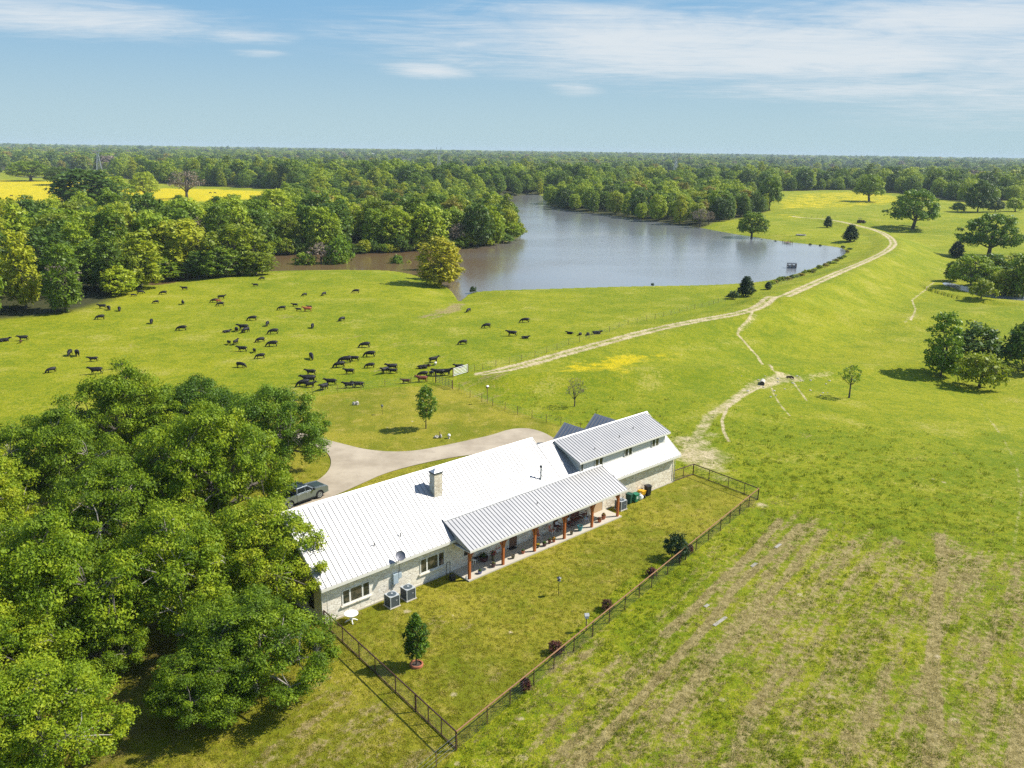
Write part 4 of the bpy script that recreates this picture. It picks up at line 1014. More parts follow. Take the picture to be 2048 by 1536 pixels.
# --- woods: nearest trees as individuals, the mass behind as one scattered object
rng = np.random.default_rng(3)
def poisson(poly, sp, n, keep=None):
    lo, hi = poly.min(0), poly.max(0); cell = {}; out = []
    c = rng.uniform(lo, hi, size=(n, 2)); ok = inside(c[:, 0], c[:, 1], poly) & in_forest(c[:, 0], c[:, 1]); c = c[ok]
    for p in c:
        s = sp(p); k = (int(p[0]//9), int(p[1]//9)); bad = False
        R_ = int(math.ceil(s/9))
        for a in range(k[0]-R_, k[0]+R_+1):
            for b in range(k[1]-R_, k[1]+R_+1):
                for q in cell.get((a, b), ()):
                    if (q[0]-p[0])**2+(q[1]-p[1])**2 < s*s: bad = True; break
                if bad: break
            if bad: break
        if not bad: cell.setdefault(k, []).append(p); out.append(p)
    return np.array(out)
n1 = poisson(FORESTS['near wood'], lambda p: 8.6, 9000); n2 = poisson(FORESTS['peninsula wood'], lambda p: 8.4, 5000)
allp = np.vstack([n1, n2]); zid = np.r_[np.zeros(len(n1), int), np.ones(len(n2), int)]
dist = np.hypot(allp[:, 0], allp[:, 1]); vis = np.abs(np.degrees(np.arctan2(allp[:, 0], allp[:, 1]))) < 33
# the front rows: near trees and those with no other tree in front
score = dist+np.where(vis, 0, 500)
order = np.argsort(score); front = set(order[:215].tolist())
pen = [i for i in order if zid[i] == 1 and i not in front]
front |= set(pen[:55])
CLS = [('green', F_wood, .47), ('dark green', F_dark, .18), ('yellow green', F_yel, .22), ('rusty budding', F_rust, .10), ('bare grey', F_grey, .03)]
cum = np.cumsum([c[2] for c in CLS])
cnoise = fbm(allp[:, 0]/45., allp[:, 1]/45., 2, 77)
zt = T(allp[:, 0], allp[:, 1])
rest = []
for i in range(len(allp)):
    u_ = min(.999, max(0, .5+(cnoise[i]-.5)*1.1+rng.normal()*.27)); ci = int(np.searchsorted(cum, u_)); ci = min(ci, 4)
    s = rng.uniform(.85, 1.42)*(.80 if zid[i] else 1.0-.30*float(ss(330, 470, dist[i])))
    if i in front:
        cl, fo, _ = CLS[ci]; k = 'bareoak' if ci == 4 else ('tall' if rng.random() < .3 else 'wood')
        a = math.degrees(math.atan2(allp[i, 0], allp[i, 1]))
        if zid[i]: where = 'in the peninsula wood on the far lake shore'
        elif a < -20: where = 'in the wood at the left edge above the pasture'
        elif a < -10: where = 'in the near wood beyond the muddy creek'
        else: where = 'in the near wood tip that juts into the lake'
        plant_tree('woodland_tree', k, (73 if ci == 4 else int(rng.integers(20, 24))) if k != 'tall' else int(rng.integers(24, 27)), fo, (allp[i, 0], allp[i, 1], zt[i]-.1), f'{cl} tree {where}', 'tree', f'{cl} trees {where}', s, s*rng.uniform(.85, 1.05), None, M_barkd)
    else: rest.append((allp[i, 0], allp[i, 1], zt[i]-.1, s, ci))

def gn_scatter(name, pts, rot, scl, pick, protos, tint=None, align=None):
    """one object: a cloud of points, each dressed with one of the prototype meshes"""
    me = bpy.data.meshes.new(name); me.vertices.add(len(pts)); me.vertices.foreach_set('co', np.asarray(pts, np.float32).ravel())
    for nm, ty, arr in (('rot', 'FLOAT', rot), ('scl', 'FLOAT', scl), ('pick', 'INT', pick), ('tint', 'FLOAT', tint if tint is not None else np.zeros(len(pts)))):
        a = me.attributes.new(nm, ty, 'POINT'); a.data.foreach_set('value', np.asarray(arr, np.int32 if ty == 'INT' else np.float32))
    me.update()
    coll = bpy.data.collections.new(name+'_shapes')
    for k, p in enumerate(protos):
        o = bpy.data.objects.new(f'{name}_shape_{k:02d}', p); coll.objects.link(o)
    ng = bpy.data.node_groups.new(name+'_nodes', 'GeometryNodeTree')
    ng.interface.new_socket('Geometry', in_out='INPUT', socket_type='NodeSocketGeometry'); ng.interface.new_socket('Geometry', in_out='OUTPUT', socket_type='NodeSocketGeometry')
    N = ng.nodes; Lk = ng.links
    gi = N.new('NodeGroupInput'); go = N.new('NodeGroupOutput'); ip = N.new('GeometryNodeInstanceOnPoints'); m2p = N.new('GeometryNodeMeshToPoints')
    ci = N.new('GeometryNodeCollectionInfo'); ci.inputs['Collection'].default_value = coll; ci.inputs['Separate Children'].default_value = True; ci.inputs['Reset Children'].default_value = True
    def att(nm, ty):
        a = N.new('GeometryNodeInputNamedAttribute'); a.data_type = ty; a.inputs['Name'].default_value = nm; return [o_ for o_ in a.outputs if o_.enabled][0]
    Lk.new(gi.outputs[0], m2p.inputs['Mesh']); Lk.new(m2p.outputs[0], ip.inputs['Points']); Lk.new(ci.outputs[0], ip.inputs['Instance']); ip.inputs['Pick Instance'].default_value = True
    Lk.new(att('pick', 'INT'), ip.inputs['Instance Index'])
    cx = N.new('ShaderNodeCombineXYZ'); Lk.new(att('rot', 'FLOAT'), cx.inputs[2]); Lk.new(cx.outputs[0], ip.inputs['Rotation']); Lk.new(att('scl', 'FLOAT'), ip.inputs['Scale'])
    Lk.new(ip.outputs[0], go.inputs[0])
    o = link(name, me); md = o.modifiers.new('scatter', 'NODES'); md.node_group = ng
    return o
def variant(me, mat):
    m = me.copy(); m.materials.clear(); m.materials.append(mat); return m
def merged(kind, seed, fol):
    V, Qf, sk = make_tree(kind, seed); return np_mesh(kind, V, Qf, [fol])
MID = [merged('wood', 21, F_wood), merged('wood', 22, F_dark), merged('tall', 24, F_yel), merged('wood', 23, F_rust), merged('bareoak', 73, F_grey), merged('wood', 23, F_wood), merged('tall', 25, F_wood)]
r = np.array(rest); pk = r[:, 4].astype(int); pk = np.where((pk == 0) & (rng.random(len(pk)) < .6), rng.integers(5, 7, len(pk)), pk)
o = gn_scatter('near_woods', r[:, :3], rng.random(len(r))*6.28, r[:, 3], pk, MID)
tag(o, 'mixed green woodland filling the ground between creek and yellow field', 'woodland', kind='stuff')
# far forest to the horizon
pts = []
for r0, r1, sp in ((450, 900, 8.2), (900, 1600, 10.), (1600, 2600, 13.), (2600, 4200, 18.), (4200, 8400, 29.)):
    n = int(.5*1.5*(r1*r1-r0*r0)/(sp*sp)*1.05); a = np.radians(rng.uniform(-43, 43, n)); d = np.sqrt(rng.uniform(r0*r0, r1*r1, n))
    x, y = d*np.sin(a), d*np.cos(a); m = in_forest(x, y, ['far wood']); 
    dens_n = fbm(x/420., y/420., 3, 31); m &= ~((dens_n < .43) & (d > 900) & (rng.random(n) < .93))
    pts.append(np.stack([x[m], y[m], np.full(m.sum(), sp)], 1))
pts = np.vstack(pts); x, y = pts[:, 0], pts[:, 1]; z = T(x, y)*(1-ss(5000, 9000, np.hypot(x, y)))
cn = fbm(x/130., y/130., 3, 78)
u_ = np.clip(.42+(cn-.5)*1.1+rng.normal(size=len(x))*.22, 0, .999); pk = np.minimum(np.searchsorted(cum, u_), 4)
dd = np.hypot(x, y); nearf = dd < 1150
FAR = [merged('far', 201, F_wood), merged('far', 202, F_dark), merged('far', 203, F_yel), merged('far', 204, F_rust), merged('far', 205, F_grey), merged('far', 206, F_wood), merged('far', 207, F_dark)]
pk2 = np.where((pk == 0) & (rng.random(len(pk)) < .5), 5, pk); pk2 = np.where((pk2 == 1) & (rng.random(len(pk)) < .5), 6, pk2)
scl = np.clip(rng.lognormal(-.12, .32, len(x)), .4, 1.8)*np.maximum(1, pts[:, 2]/13.)**.55
if nearf.any():
    o = gn_scatter('middle_woods', np.stack([x, y, z-.2], 1)[nearf], rng.random(nearf.sum())*6.28, scl[nearf]*rng.uniform(.8, 1., nearf.sum()), np.where(pk[nearf] == 4, 1, pk[nearf]), MID)
    tag(o, 'dense mixed woods behind the lake and the open fields', 'woodland', kind='stuff')
fm = ~nearf
o = gn_scatter('far_forest', np.stack([x, y, z-.6], 1)[fm], rng.random(fm.sum())*6.28, scl[fm], pk2[fm], FAR)
tag(o, 'flat endless forest reaching the horizon', 'forest', kind='stuff')
print('TREES front', len(front), 'near rest', len(rest), 'far', len(x))
# ------------------------------------------------------------------ fences
def pipe_fence(name, px, label, rail, thick=(), hgt=1.32, bottom=False, line=True, nh=7, step=.16, ends=None):
    """steel pipe fence with welded wire: posts at the photo positions px, straightened between its ends"""
    pts = [G(x, y) for x, y in px]
    if ends: pts[0] = np.array(ends[0]); pts[-1] = np.array(ends[1])
    if line:
        a, b = pts[0][:2], pts[-1][:2]; L = np.linalg.norm(b-a); d = (b-a)/L
        pts = [np.append(a+d*np.clip((p[:2]-a)@d, 0, L), 0) for p in pts]
    for p in pts: p[2] = ground_z(p[0], p[1])
    o = empty(name, pts[0], 0, label, 'fence', 'pipe fence round the back yard'); O = Vector(pts[0])
    loc = [Vector(p)-O for p in pts]
    for k, p in enumerate(loc):
        r = .062 if k in thick or k in (0, len(loc)-1) else .04
        MB().tube([p-Vector((0, 0, .3)), p+Vector((0, 0, hgt-.02))], r, 8).build('post', M_rust, o)
    r_ = MB()
    for a, b in zip(loc[:-1], loc[1:]): r_.tube([a+Vector((0, 0, hgt)), b+Vector((0, 0, hgt))], .05, 8)
    r_.build('top_rail', rail, o)
    if bottom:
        r_ = MB()
        for a, b in zip(loc[:-1], loc[1:]): r_.tube([a+Vector((0, 0, .08)), b+Vector((0, 0, .08))], .045, 6)
        r_.build('bottom_rail', M_rust, o)
    w_ = MB()
    for a, b in zip(loc[:-1], loc[1:]):
        for k in range(nh):
            z = Vector((0, 0, .06+(hgt-.12)*k/(nh-1))); w_.bar(a+z, b+z, .009)
        n = max(1, int((b-a).length/step))
        for k in range(1, n):
            p = a.lerp(b, k/n); w_.bar(p+Vector((0, 0, .05)), p+Vector((0, 0, hgt-.03)), .007)
    w_.build('wire_mesh', M_dgrey, o)
    return pts
cL = (912.5, 1499.5); cR = (1515.5, 999.5)
pipe_fence('pipe_fence', [(649, 1251), (661.5, 1263), (685, 1286), (718, 1317), (753, 1346), (792, 1385), (832, 1423), (857, 1447), (884, 1471), cL], 'dark pipe fence run from the left house corner down to the near corner post', M_rust, (1, 6), bottom=True)
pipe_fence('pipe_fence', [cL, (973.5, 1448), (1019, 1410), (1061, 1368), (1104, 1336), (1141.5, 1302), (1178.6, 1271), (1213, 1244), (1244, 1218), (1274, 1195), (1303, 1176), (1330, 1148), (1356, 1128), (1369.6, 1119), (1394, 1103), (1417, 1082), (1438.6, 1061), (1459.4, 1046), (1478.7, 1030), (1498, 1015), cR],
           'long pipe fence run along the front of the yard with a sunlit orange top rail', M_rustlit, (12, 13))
pipe_fence('pipe_fence', [cR, (1485, 990), (1455.3, 976.8), (1419.5, 961), (1386, 949.5)], 'short dark pipe fence run closing the right end of the yard', M_rust, (4,), bottom=True)
pipe_fence('pipe_fence', [(1386, 949.5), (1365, 956), (1347, 963)], 'two bay pipe fence between the right house corner and the yard corner', M_rust, (0,), bottom=True)

def wire_fence(px, label, hgt=1.15, mat=None, group='pasture fences', nw=4, r=.035):
    pts = [G(x, y) for x, y in px]; o = empty('wire_fence', pts[0], 0, label, 'fence', group); O = Vector(pts[0])
    loc = [Vector(p)-O for p in pts]
    for k, p in enumerate(loc): MB().tube([p-Vector((0, 0, .2)), p+Vector((random.uniform(-.04, .04), random.uniform(-.04, .04), hgt*random.uniform(.95, 1.08)))], r*random.uniform(.85, 1.25), 6).build('post', mat or M_woodd, o)
    w_ = MB()
    for a, b in zip(loc[:-1], loc[1:]):
        for k in range(nw):
            z = Vector((0, 0, .2+(hgt-.25)*k/(nw-1))); w_.bar(a+z, b+z, .008)
    w_.build('wire', M_steel, o); return o
wire_fence([(568, 793), (625, 789), (675, 785), (722, 779), (770, 773), (822, 767), (866, 763)], 'thin post and wire fence below the cows, left of the pen gate', nw=4)
wire_fence([(936, 746), (949, 742.5), (965, 740), (992, 732.5), (1019, 727), (1043.5, 721), (1069.5, 715), (1093, 706), (1114, 699), (1137, 690), (1159, 684), (1178, 677), (1200, 670), (1219, 663), (1238, 655), (1256, 650), (1274, 646), (1293, 641), (1310, 638), (1327, 633), (1342, 630), (1358, 626), (1374, 622), (1389, 618), (1404, 615), (1418, 612), (1427, 609), (1436, 606), (1451, 602)],
           'long post and wire fence along the pasture side of the dam road')
wire_fence([(1540, 577), (1562, 570), (1583, 561), (1600, 554)], 'short wire fence on the lake side of the dam beyond the cedars')
wire_fence([(918, 780), (940, 795), (963.6, 803), (985.5, 812), (1010, 820), (1035, 829), (1064, 837), (1093, 845), (1121.5, 850), (1160, 862)], 'wire fence between the drive lawn and the rough pasture behind the house')
wire_fence([(912, 1502), (873, 1534), (820, 1580)], 'wire fence running off the near corner post to the bottom edge', 1.2)
wire_fence([(1612, 437), (1623, 436), (1634, 436), (1645, 435), (1652, 435), (1660, 434), (1670, 434)], 'tiny far fence on the grassy shore by the dam road end', 1.4, r=.07)
def pipe_gate(pa, pb, mat, label, hgt=1.25, bars=6, uprights=0):
    a, b = Vector(G(*pa)), Vector(G(*pb)); o = empty('pipe_gate', a, 0, label, 'gate'); d = b-a
    f = MB(); z = lambda h: Vector((0, 0, h))
    f.tube([z(.2), z(hgt)], .04, 6); f.tube([d+z(.2), d+z(hgt)], .04, 6)
    for k in range(bars): h = .2+(hgt-.2)*k/(bars-1); f.tube([z(h), d+z(h)], .045 if bars > 5 else .03, 6)
    for k in range(uprights): p = d*((k+1)/(uprights+1)); f.tube([p+z(.2), p+z(hgt)], .03, 6)
    f.build('gate_panel', mat, o)
    for p in (Vector((0, 0, 0)), d): MB().tube([p+d.normalized()*(.12 if p.length > .1 else -.12)-z(.3), p+d.normalized()*(.12 if p.length > .1 else -.12)+z(hgt+.15)], .07, 8).build('gate_post', M_woodd, o)
pipe_gate((907, 754), (935, 745.5), M_white, 'bright white pipe gate at the start of the dam road', 1.4, 6)
pipe_gate((872, 766), (904, 778), M_dgrey, 'dark pipe gate across the lane with five uprights', 1.3, 5, 4)

# ------------------------------------------------------------------ porch and yard things
def at_house(u, v, z=0.): return hl(u, v, z)
PZf = .121
def local(px, py, z=PZf): 
    return P(px, py, z)
def leafy(name, parent, c, R, n, size, mat, seed=1, zs=.8):
    rg = np.random.default_rng(seed); V, Qf = leafcloud(np.array([c]), R, n, size, rg, .6, .2, zs)
    return link(name, np_mesh(name, V, Qf, [mat]), parent)
def pot(px, mat, r, h, label, plant=None, flower=None, z=PZf, cat='flower pot', grp='pots along the porch edge', neck=1.0):
    p = local(px[0], px[1], z); o = empty('flower_pot', p, random.random()*6, label, cat, grp)
    MB().lathe([(r*.62, 0), (r*.85, h*.35), (r*.98, h*.75), (r*neck, h*.92), (r*neck*1.06, h), (r*neck*.93, h), (r*neck*.9, h*.86)], n=18).build('pot', mat, o, smooth=True)
    MB().lathe([(.0, h*.86), (r*neck*.9, h*.86)], n=14, capb=False).build('soil', M_soil, o)
    if plant: leafy('plant', o, (0, 0, h+plant*.35), plant, 150, .07, M_leafp, int(px[0]))
    if flower:
        leafy('flowers', o, (0, 0, h+(plant or .2)*.55), (plant or .2)*.9, 130, .05, flower, int(px[1]), .7)
    return o
pot((960, 1147), M_bluew, .20, .26, 'low blue and white glazed pot near the first porch post', .12)
pot((987, 1134), M_plum, .20, .36, 'brown and white pot left of the second porch post', .14, M_pink)
pot((1026, 1117), M_olive, .17, .36, 'olive green pot right of the second porch post')
pot((1046, 1107), M_terra, .17, .30, 'reddish brown pot between the second and third porch posts', .1)
pot((1076, 1095), M_olive, .15, .22, 'pot of bright yellow flowers right of the third porch post', .2, M_ypet)
pot((1089, 1092), M_plum, .21, .32, 'round plum coloured pot in the middle of the porch edge', .16)
pot((1099, 1087), M_maroon, .16, .42, 'tall dark maroon pot beside the round plum one', .1)
pot((1107.5, 1084), M_terra, .17, .30, 'pot of orange flowers left of the fourth porch post', .2, M_opet)
pot((1143, 1069), M_olive, .16, .34, 'dark olive pot right of the fourth porch post')
pot((1160, 1061), M_teal, .25, .52, 'large teal glazed pot left of the fifth porch post', None)
pot((1199, 1044), M_terra, .22, .34, 'terracotta pot with red flowers at the right end of the porch edge', .16, M_pink)
pot((1207, 1038), M_terra, .23, .44, 'bigger terracotta pot behind the one with red flowers', .18, M_opet)
pot((986, 1121), M_olive, .18, .55, 'tall planter with pink flowers and leaves under the porch roof', .38, M_pink)
pot((967, 1122), M_plum, .42, .45, 'wide brown tub of plants under the left end of the porch', .34)

HR = HANG
def rocking_chair(u, v, rz, mat, label, cushion=None):
    o = empty('rocking_chair', at_house(u, v, PZf), HR+rz, label, 'chair', 'rocking chairs on the porch')
    s = MB().box(-.28, .28, -.27, .25, .40, .44).build('seat', mat, o)
    b = MB(); b.box(-.28, -.22, .22, .27, .44, 1.18); b.box(.22, .28, .22, .27, .44, 1.18); b.box(-.22, .22, .225, .265, 1.05, 1.17)
    for k in range(6): b.box(-.19+k*.068, -.155+k*.068, .235, .255, .46, 1.05)
    b.build('backrest', mat, o)
    for sx in (-1, 1):
        MB().box(sx*.31-.045, sx*.31+.045, -.32, .26, .64, .675).build('armrest', mat, o)
        for y in (-.24, .22): MB().box(sx*.27-.025, sx*.27+.025, y-.025, y+.025, .07, .40 if y > 0 else .64).build('leg', mat, o)
        MB().tube([(sx*.27, -.5, .11), (sx*.27, -.25, .045), (sx*.27, .1, .03), (sx*.27, .4, .07), (sx*.27, .6, .16)], .028, 6).build('rocker', mat, o)
    if cushion:
        MB().box(-.2, .2, .10, .21, .46, .86).build('cushion', cushion, o, bevel=.04)
for px, lab, cu, rz in (((1117, 1061), 'maroon rocking chair with a white cushion left of the fourth porch post', M_cush, 0), ((1141, 1053), 'maroon rocking chair with a white cushion right of the fourth porch post', M_cush, .2), ((1169, 1036), 'maroon rocking chair nearest the right end of the porch', None, .35)):
    p = local(*px); q = p-HA; rocking_chair(q@HU, q@HV+.15, rz, M_maroon, lab, cu)
def bench():
    p = local(1154, 1045); o = empty('porch_bench', p, HR+.1, 'wide maroon slatted bench against the porch wall', 'bench')
    s = MB()
    for k in range(5): s.box(-.7, .7, -.28+k*.11, -.19+k*.11, .40, .44)
    s.build('seat', M_maroon, o)
    b = MB(); b.box(-.7, .7, .27, .31, .88, .98)
    for k in range(10): b.box(-.66+k*.141, -.58+k*.141, .275, .30, .45, .88)
    b.build('backrest', M_maroon, o)
    for sx in (-1, 1):
        MB().box(sx*.68-.04, sx*.68+.04, -.3, .3, .60, .64).build('armrest', M_maroon, o)
        for y in (-.26, .27): MB().box(sx*.66-.03, sx*.66+.03, y-.03, y+.03, 0, .60 if y < 0 else .40).build('leg', M_maroon, o)
bench()
def patio_chair(px, rz, label, cush=M_salmon, frame=M_white, roundback=False):
    o = empty('patio_chair', local(*px), HR+rz, label, 'chair', 'metal patio chairs on the porch')
    f = MB()
    for sx in (-1, 1): f.tube([(sx*.26, -.24, 0), (sx*.26, -.24, .62), (sx*.26, .2, .64)], .017, 6); f.tube([(sx*.26, .24, 0), (sx*.25, .22, .45), (sx*.24, .32, .92)], .017, 6)
    f.tube([(-.24, .32, .92), (0, .33, .99), (.24, .32, .92)], .017, 6); f.tube([(-.26, -.24, .40), (.26, -.24, .40)], .015, 6)
    if roundback: f.tube([(.33*math.cos(a), .30, .80+.33*math.sin(a)) for a in np.linspace(0, 2*math.pi, 18)], .014, 5)
    f.build('frame', frame, o)
    MB().box(-.25, .25, -.24, .24, .40, .47).build('seat_cushion', cush, o, bevel=.025); MB().box(-.23, .23, .235, .30, .47, .92).build('back_cushion', cush, o, bevel=.025)
patio_chair((1103, 1069), .25, 'white framed chair with a salmon cushion left of the maroon rocking chairs')
patio_chair((1075, 1079), -.5, 'white framed chair with a salmon cushion partly behind the third porch post')
patio_chair((994, 1104), .2, 'salmon cushioned round backed chair behind the second porch post', roundback=True)
patio_chair((970, 1116), -.3, 'white round backed wire chair beside the brown tub', M_cush, M_white, True)
patio_chair((950, 1124), .4, 'dark chair under the left end of the porch', M_kbin, M_black)
o = empty('side_table', local(1085, 1071), HR, 'small white metal table between two salmon cushioned chairs', 'table')
MB().box(-.3, .3, -.25, .25, .50, .52).build('tabletop', M_white, o)
for sx in (-1, 1):
    for sy in (-1, 1): MB().tube([(sx*.27, sy*.22, 0), (sx*.25, sy*.2, .5)], .014, 6).build('leg', M_white, o)
o = empty('side_table', local(1171, 1045), HR, 'small pale table loaded with bottles in front of the right rocking chair', 'table')
MB().box(-.22, .22, -.2, .2, .42, .45).build('tabletop', M_cush, o)
for sx in (-1, 1):
    for sy in (-1, 1): MB().tube([(sx*.19, sy*.17, 0), (sx*.19, sy*.17, .42)], .016, 6).build('leg', M_cush, o)
for k in range(3): tag(MB().lathe([(.04, 0), (.04, .14), (.015, .19), (.015, .23)], n=8, capt=True).build('bottle', [M_teal, M_white, M_bluew][k], None, loc=local(1171, 1045)+np.array([-.1+k*.1, .02*k, .451])), ['teal bottle on the small porch table', 'white bottle on the small porch table', 'blue bottle on the small porch table'][k], 'bottle', 'bottles on the porch table')
o = empty('wind_spinner', local(1049, 1078), HR, 'red fabric wind spinner hanging on a hook by the porch windows', 'ornament')
MB().tube([(0, 0, 0), (0, 0, 1.9), (.15, 0, 1.95)], .012, 5).build('pole', M_black, o); MB().lathe([(.02, 1.65), (.12, 1.5), (.26, 1.15), (.10, .95), (.16, .8)], n=8).build('spinner', M_red, o)
o = empty('lantern_stand', local(946.5, 1142), HR, 'white framed lantern on a thin stand beside the first porch post', 'lantern')
MB().tube([(0, 0, 0), (0, 0, .75)], .015, 6).build('stand', M_black, o); MB().box(-.11, .11, -.11, .11, .76, 1.02).build('lantern_glass', M_kbin, o)
f = MB()
for sx in (-1, 1):
    for sy in (-1, 1): f.box(sx*.12-.018, sx*.12+.018, sy*.12-.018, sy*.12+.018, .74, 1.06)
f.box(-.14, .14, -.14, .14, 1.06, 1.10); f.build('lantern_frame', M_white, o)
tag(MB().lathe([(.08, 0), (.1, .18), (.07, .30), (.03, .36)], n=10, capt=True).build('garden_jug', M_white, None, loc=local(933, 1159)), 'small white jug at the foot of the first porch post', 'jug')
o = MB().box(-.45, .45, -.3, .3, 0, .02).build('door_mat', M_kbin, None, loc=local(1024, 1096)); o.rotation_euler = (0, 0, HR); tag(o, 'dark mat lying in front of the porch door', 'mat')
o = MB().lathe([(.0, 0), (.28, 0), (.30, .03), (.27, .05), (0, .04)], n=16, capb=False).build('plant_saucer', M_dgrey, None, loc=local(966, 1139)); tag(o, 'flat dark dish lying behind the blue and white pot', 'dish')
# metal trellis and box at the left end of the porch
o = empty('iron_trellis', at_house(11.95, -.75), HR+.1, 'black iron trellis with a rounded top left of the porch', 'trellis')
f = MB(); f.tube([(-.22, 0, 0), (-.22, 0, 1.5), (-.15, 0, 1.6), (.15, 0, 1.6), (.22, 0, 1.5), (.22, 0, 0)], .025, 6)
f.build('frame', M_black, o); f = MB()
for k in range(4): f.tube([(-.2, 0, .15+k*.12), (.2, 0, .15+k*.12)], .012, 5)
f.build('rungs', M_black, o)
o = empty('storage_box', at_house(12.1, -1.15), HR, 'low black box standing on the grass by the iron trellis', 'box')
MB().box(-.22, .22, -.2, .2, 0, .42).build('box_body', M_kbin, o, bevel=.02); MB().box(-.24, .24, -.22, .22, .421, .47).build('lid', M_kbin, o)
# white patio table
o = empty('patio_table', G(703, 1243), .4, 'round white garden table on the grass by the left window', 'table')
MB().lathe([(.0, .70), (.52, .70), (.56, .715), (.55, .74), (.0, .735)], n=28, capb=False).build('tabletop', M_white, o, smooth=True)
MB().lathe([(.10, .16), (.055, .3), (.05, .6), (.16, .69)], n=12).build('pedestal', M_white, o)
for k in range(4): a = k*math.pi/2; MB().tube([(.06*math.cos(a), .06*math.sin(a), .22), (.3*math.cos(a), .3*math.sin(a), .15), (.5*math.cos(a), .5*math.sin(a), .02)], [.06, .05, .035], 6).build('leg', M_white, o)
# air conditioners
def condenser(u, v, rz, label):
    o = empty('air_conditioner', at_house(u, v), HR+rz, label, 'air conditioner', 'air conditioners along the front wall')
    MB().box(-.52, .52, -.52, .52, 0, .07).build('pad', M_conc, o)
    c = MB().box(-.42, .42, -.42, .42, .075, 1.0).build('casing', M_acg, o)
    l = MB()
    for k in range(9):
        z = .16+k*.09
        for sgn in (-1, 1): l.box(-.38, .38, sgn*.42-.012, sgn*.42+.012, z, z+.045); l.box(sgn*.42-.012, sgn*.42+.012, -.38, .38, z, z+.045)
    l.build('louvres', M_dgrey, c)
    f = MB()
    for sx in (-1, 1):
        for sy in (-1, 1): f.box(sx*.43-.03, sx*.43+.03, sy*.43-.03, sy*.43+.03, .075, 1.0)
    f.prism([(-.46, -.40), (-.40, -.46), (.40, -.46), (.46, -.40), (.46, .40), (.40, .46), (-.40, .46), (-.46, .40)], 2, 1.001, 1.055); f.build('frame', M_acl, o)
    g = MB().lathe([(.0, 1.056), (.37, 1.056), (.38, 1.075), (.34, 1.08), (.0, 1.10)], n=24, capb=False).build('fan_grille', M_acg, o)
    MB().lathe([(.0, 1.10), (.09, 1.10), (.09, 1.13), (0, 1.135)], n=14, capb=False).build('fan_cap', M_acl, o)
    MB().box(.12, .24, -.437, -.433, .58, .64).build('badge', M_acl, o)
condenser(5.75, -1.18, 0, 'air conditioner unit nearest the left window'); condenser(7.42, -1.10, 0, 'air conditioner unit below the grey meter box'); condenser(34.75, -.95, 0, 'air conditioner unit by the right end of the porch')
# bins
def wheelie_bin(u, v, rz, mat, label, h=1.05, wdt=.58, d=.62):
    o = empty('wheelie_bin', at_house(u, v), HR+rz, label, 'bin', 'bins by the right end of the front wall')
    b = MB(); t_ = .82
    b._a([(-wdt/2*t_, -d/2*t_, .06), (wdt/2*t_, -d/2*t_, .06), (wdt/2*t_, d/2*t_, .06), (-wdt/2*t_, d/2*t_, .06), (-wdt/2, -d/2, h), (wdt/2, -d/2, h), (wdt/2, d/2, h), (-wdt/2, d/2, h)], [(3, 2, 1, 0), (4, 5, 6, 7), (0, 1, 5, 4), (1, 2, 6, 5), (2, 3, 7, 6), (3, 0, 4, 7)])
    b.build('bin_body', mat, o, bevel=.03)
    l = MB(); l.prism([(-d/2-.04, h+.005), (d/2+.02, h+.005), (d/2+.02, h+.08), (0, h+.11), (-d/2-.04, h+.05)], 0, -wdt/2-.03, wdt/2+.03); l.build('lid', mat, o)
    MB().tube([(-wdt/2+.05, d/2+.08, h-.02), (wdt/2-.05, d/2+.08, h-.02)], .02, 6).build('handle', mat, o)
    for sx in (-1, 1): MB().tube([(sx*(wdt/2*t_+.0), d/2*t_, .1), (sx*(wdt/2*t_+.06), d/2*t_, .1)], .1, 12).build('wheel', M_kbin, o)
    return o
wheelie_bin(36.55, -.60, .25, M_dbin, 'dark green wheelie bin tilted behind the bright green one'); o = wheelie_bin(37.35, -.78, .0, M_gbin, 'bright green bin with pale lettering marks on its front', .9, .6, .58); wheelie_bin(39.75, -.55, -.15, M_kbin, 'black wheelie bin at the right end of the row', 1.1)
mk = MB()
for k in range(3): mk.box(-.14, .14, -.287, -.283, .42+k*.11, .47+k*.11)
mk.build('front_marks', M_white, o)
o = empty('trash_bag', at_house(38.25, -.75), 0, 'slumped white sack between the green and black bins', 'sack'); MB().blob((0, 0, .28), (.33, .30, .34), 12, 8, .18).build('bag', M_white, o, smooth=True); MB().lathe([(.09, .56), (.04, .62), (.1, .72)], n=8).build('tied_neck', M_white, o)
o = empty('toy_barrow', at_house(38.85, -.48), HR, 'yellow plastic toy barrow leaning by the black bin', 'barrow')
b = MB(); b.prism([(-.25, .35), (.35, .45), (.42, .8), (-.38, .85)], 0, -.28, .28); b.build('tub', M_yel, o, bevel=.03); MB().tube([(-.03, -.35, .18), (.03, -.35, .18)], .18, 14).build('wheel', M_kbin, o)
for sx in (-1, 1): MB().tube([(sx*.2, -.3, .2), (sx*.24, .2, .4), (sx*.26, .6, .75)], .025, 6).build('handle', M_yel, o)
o = empty('fuel_can', at_house(35.75, -.7), HR+.3, 'navy blue plastic can between air conditioner and green bins', 'can'); MB().box(-.18, .18, -.14, .14, 0, .5).build('can_body', M_blue, o, bevel=.04); MB().tube([(.06, 0, .5), (.06, 0, .62)], .045, 8).build('spout', M_cush, o); MB().tube([(-.12, 0, .5), (-.12, 0, .58), (.0, 0, .58), (.0, 0, .5)], .015, 6).build('handle', M_blue, o)
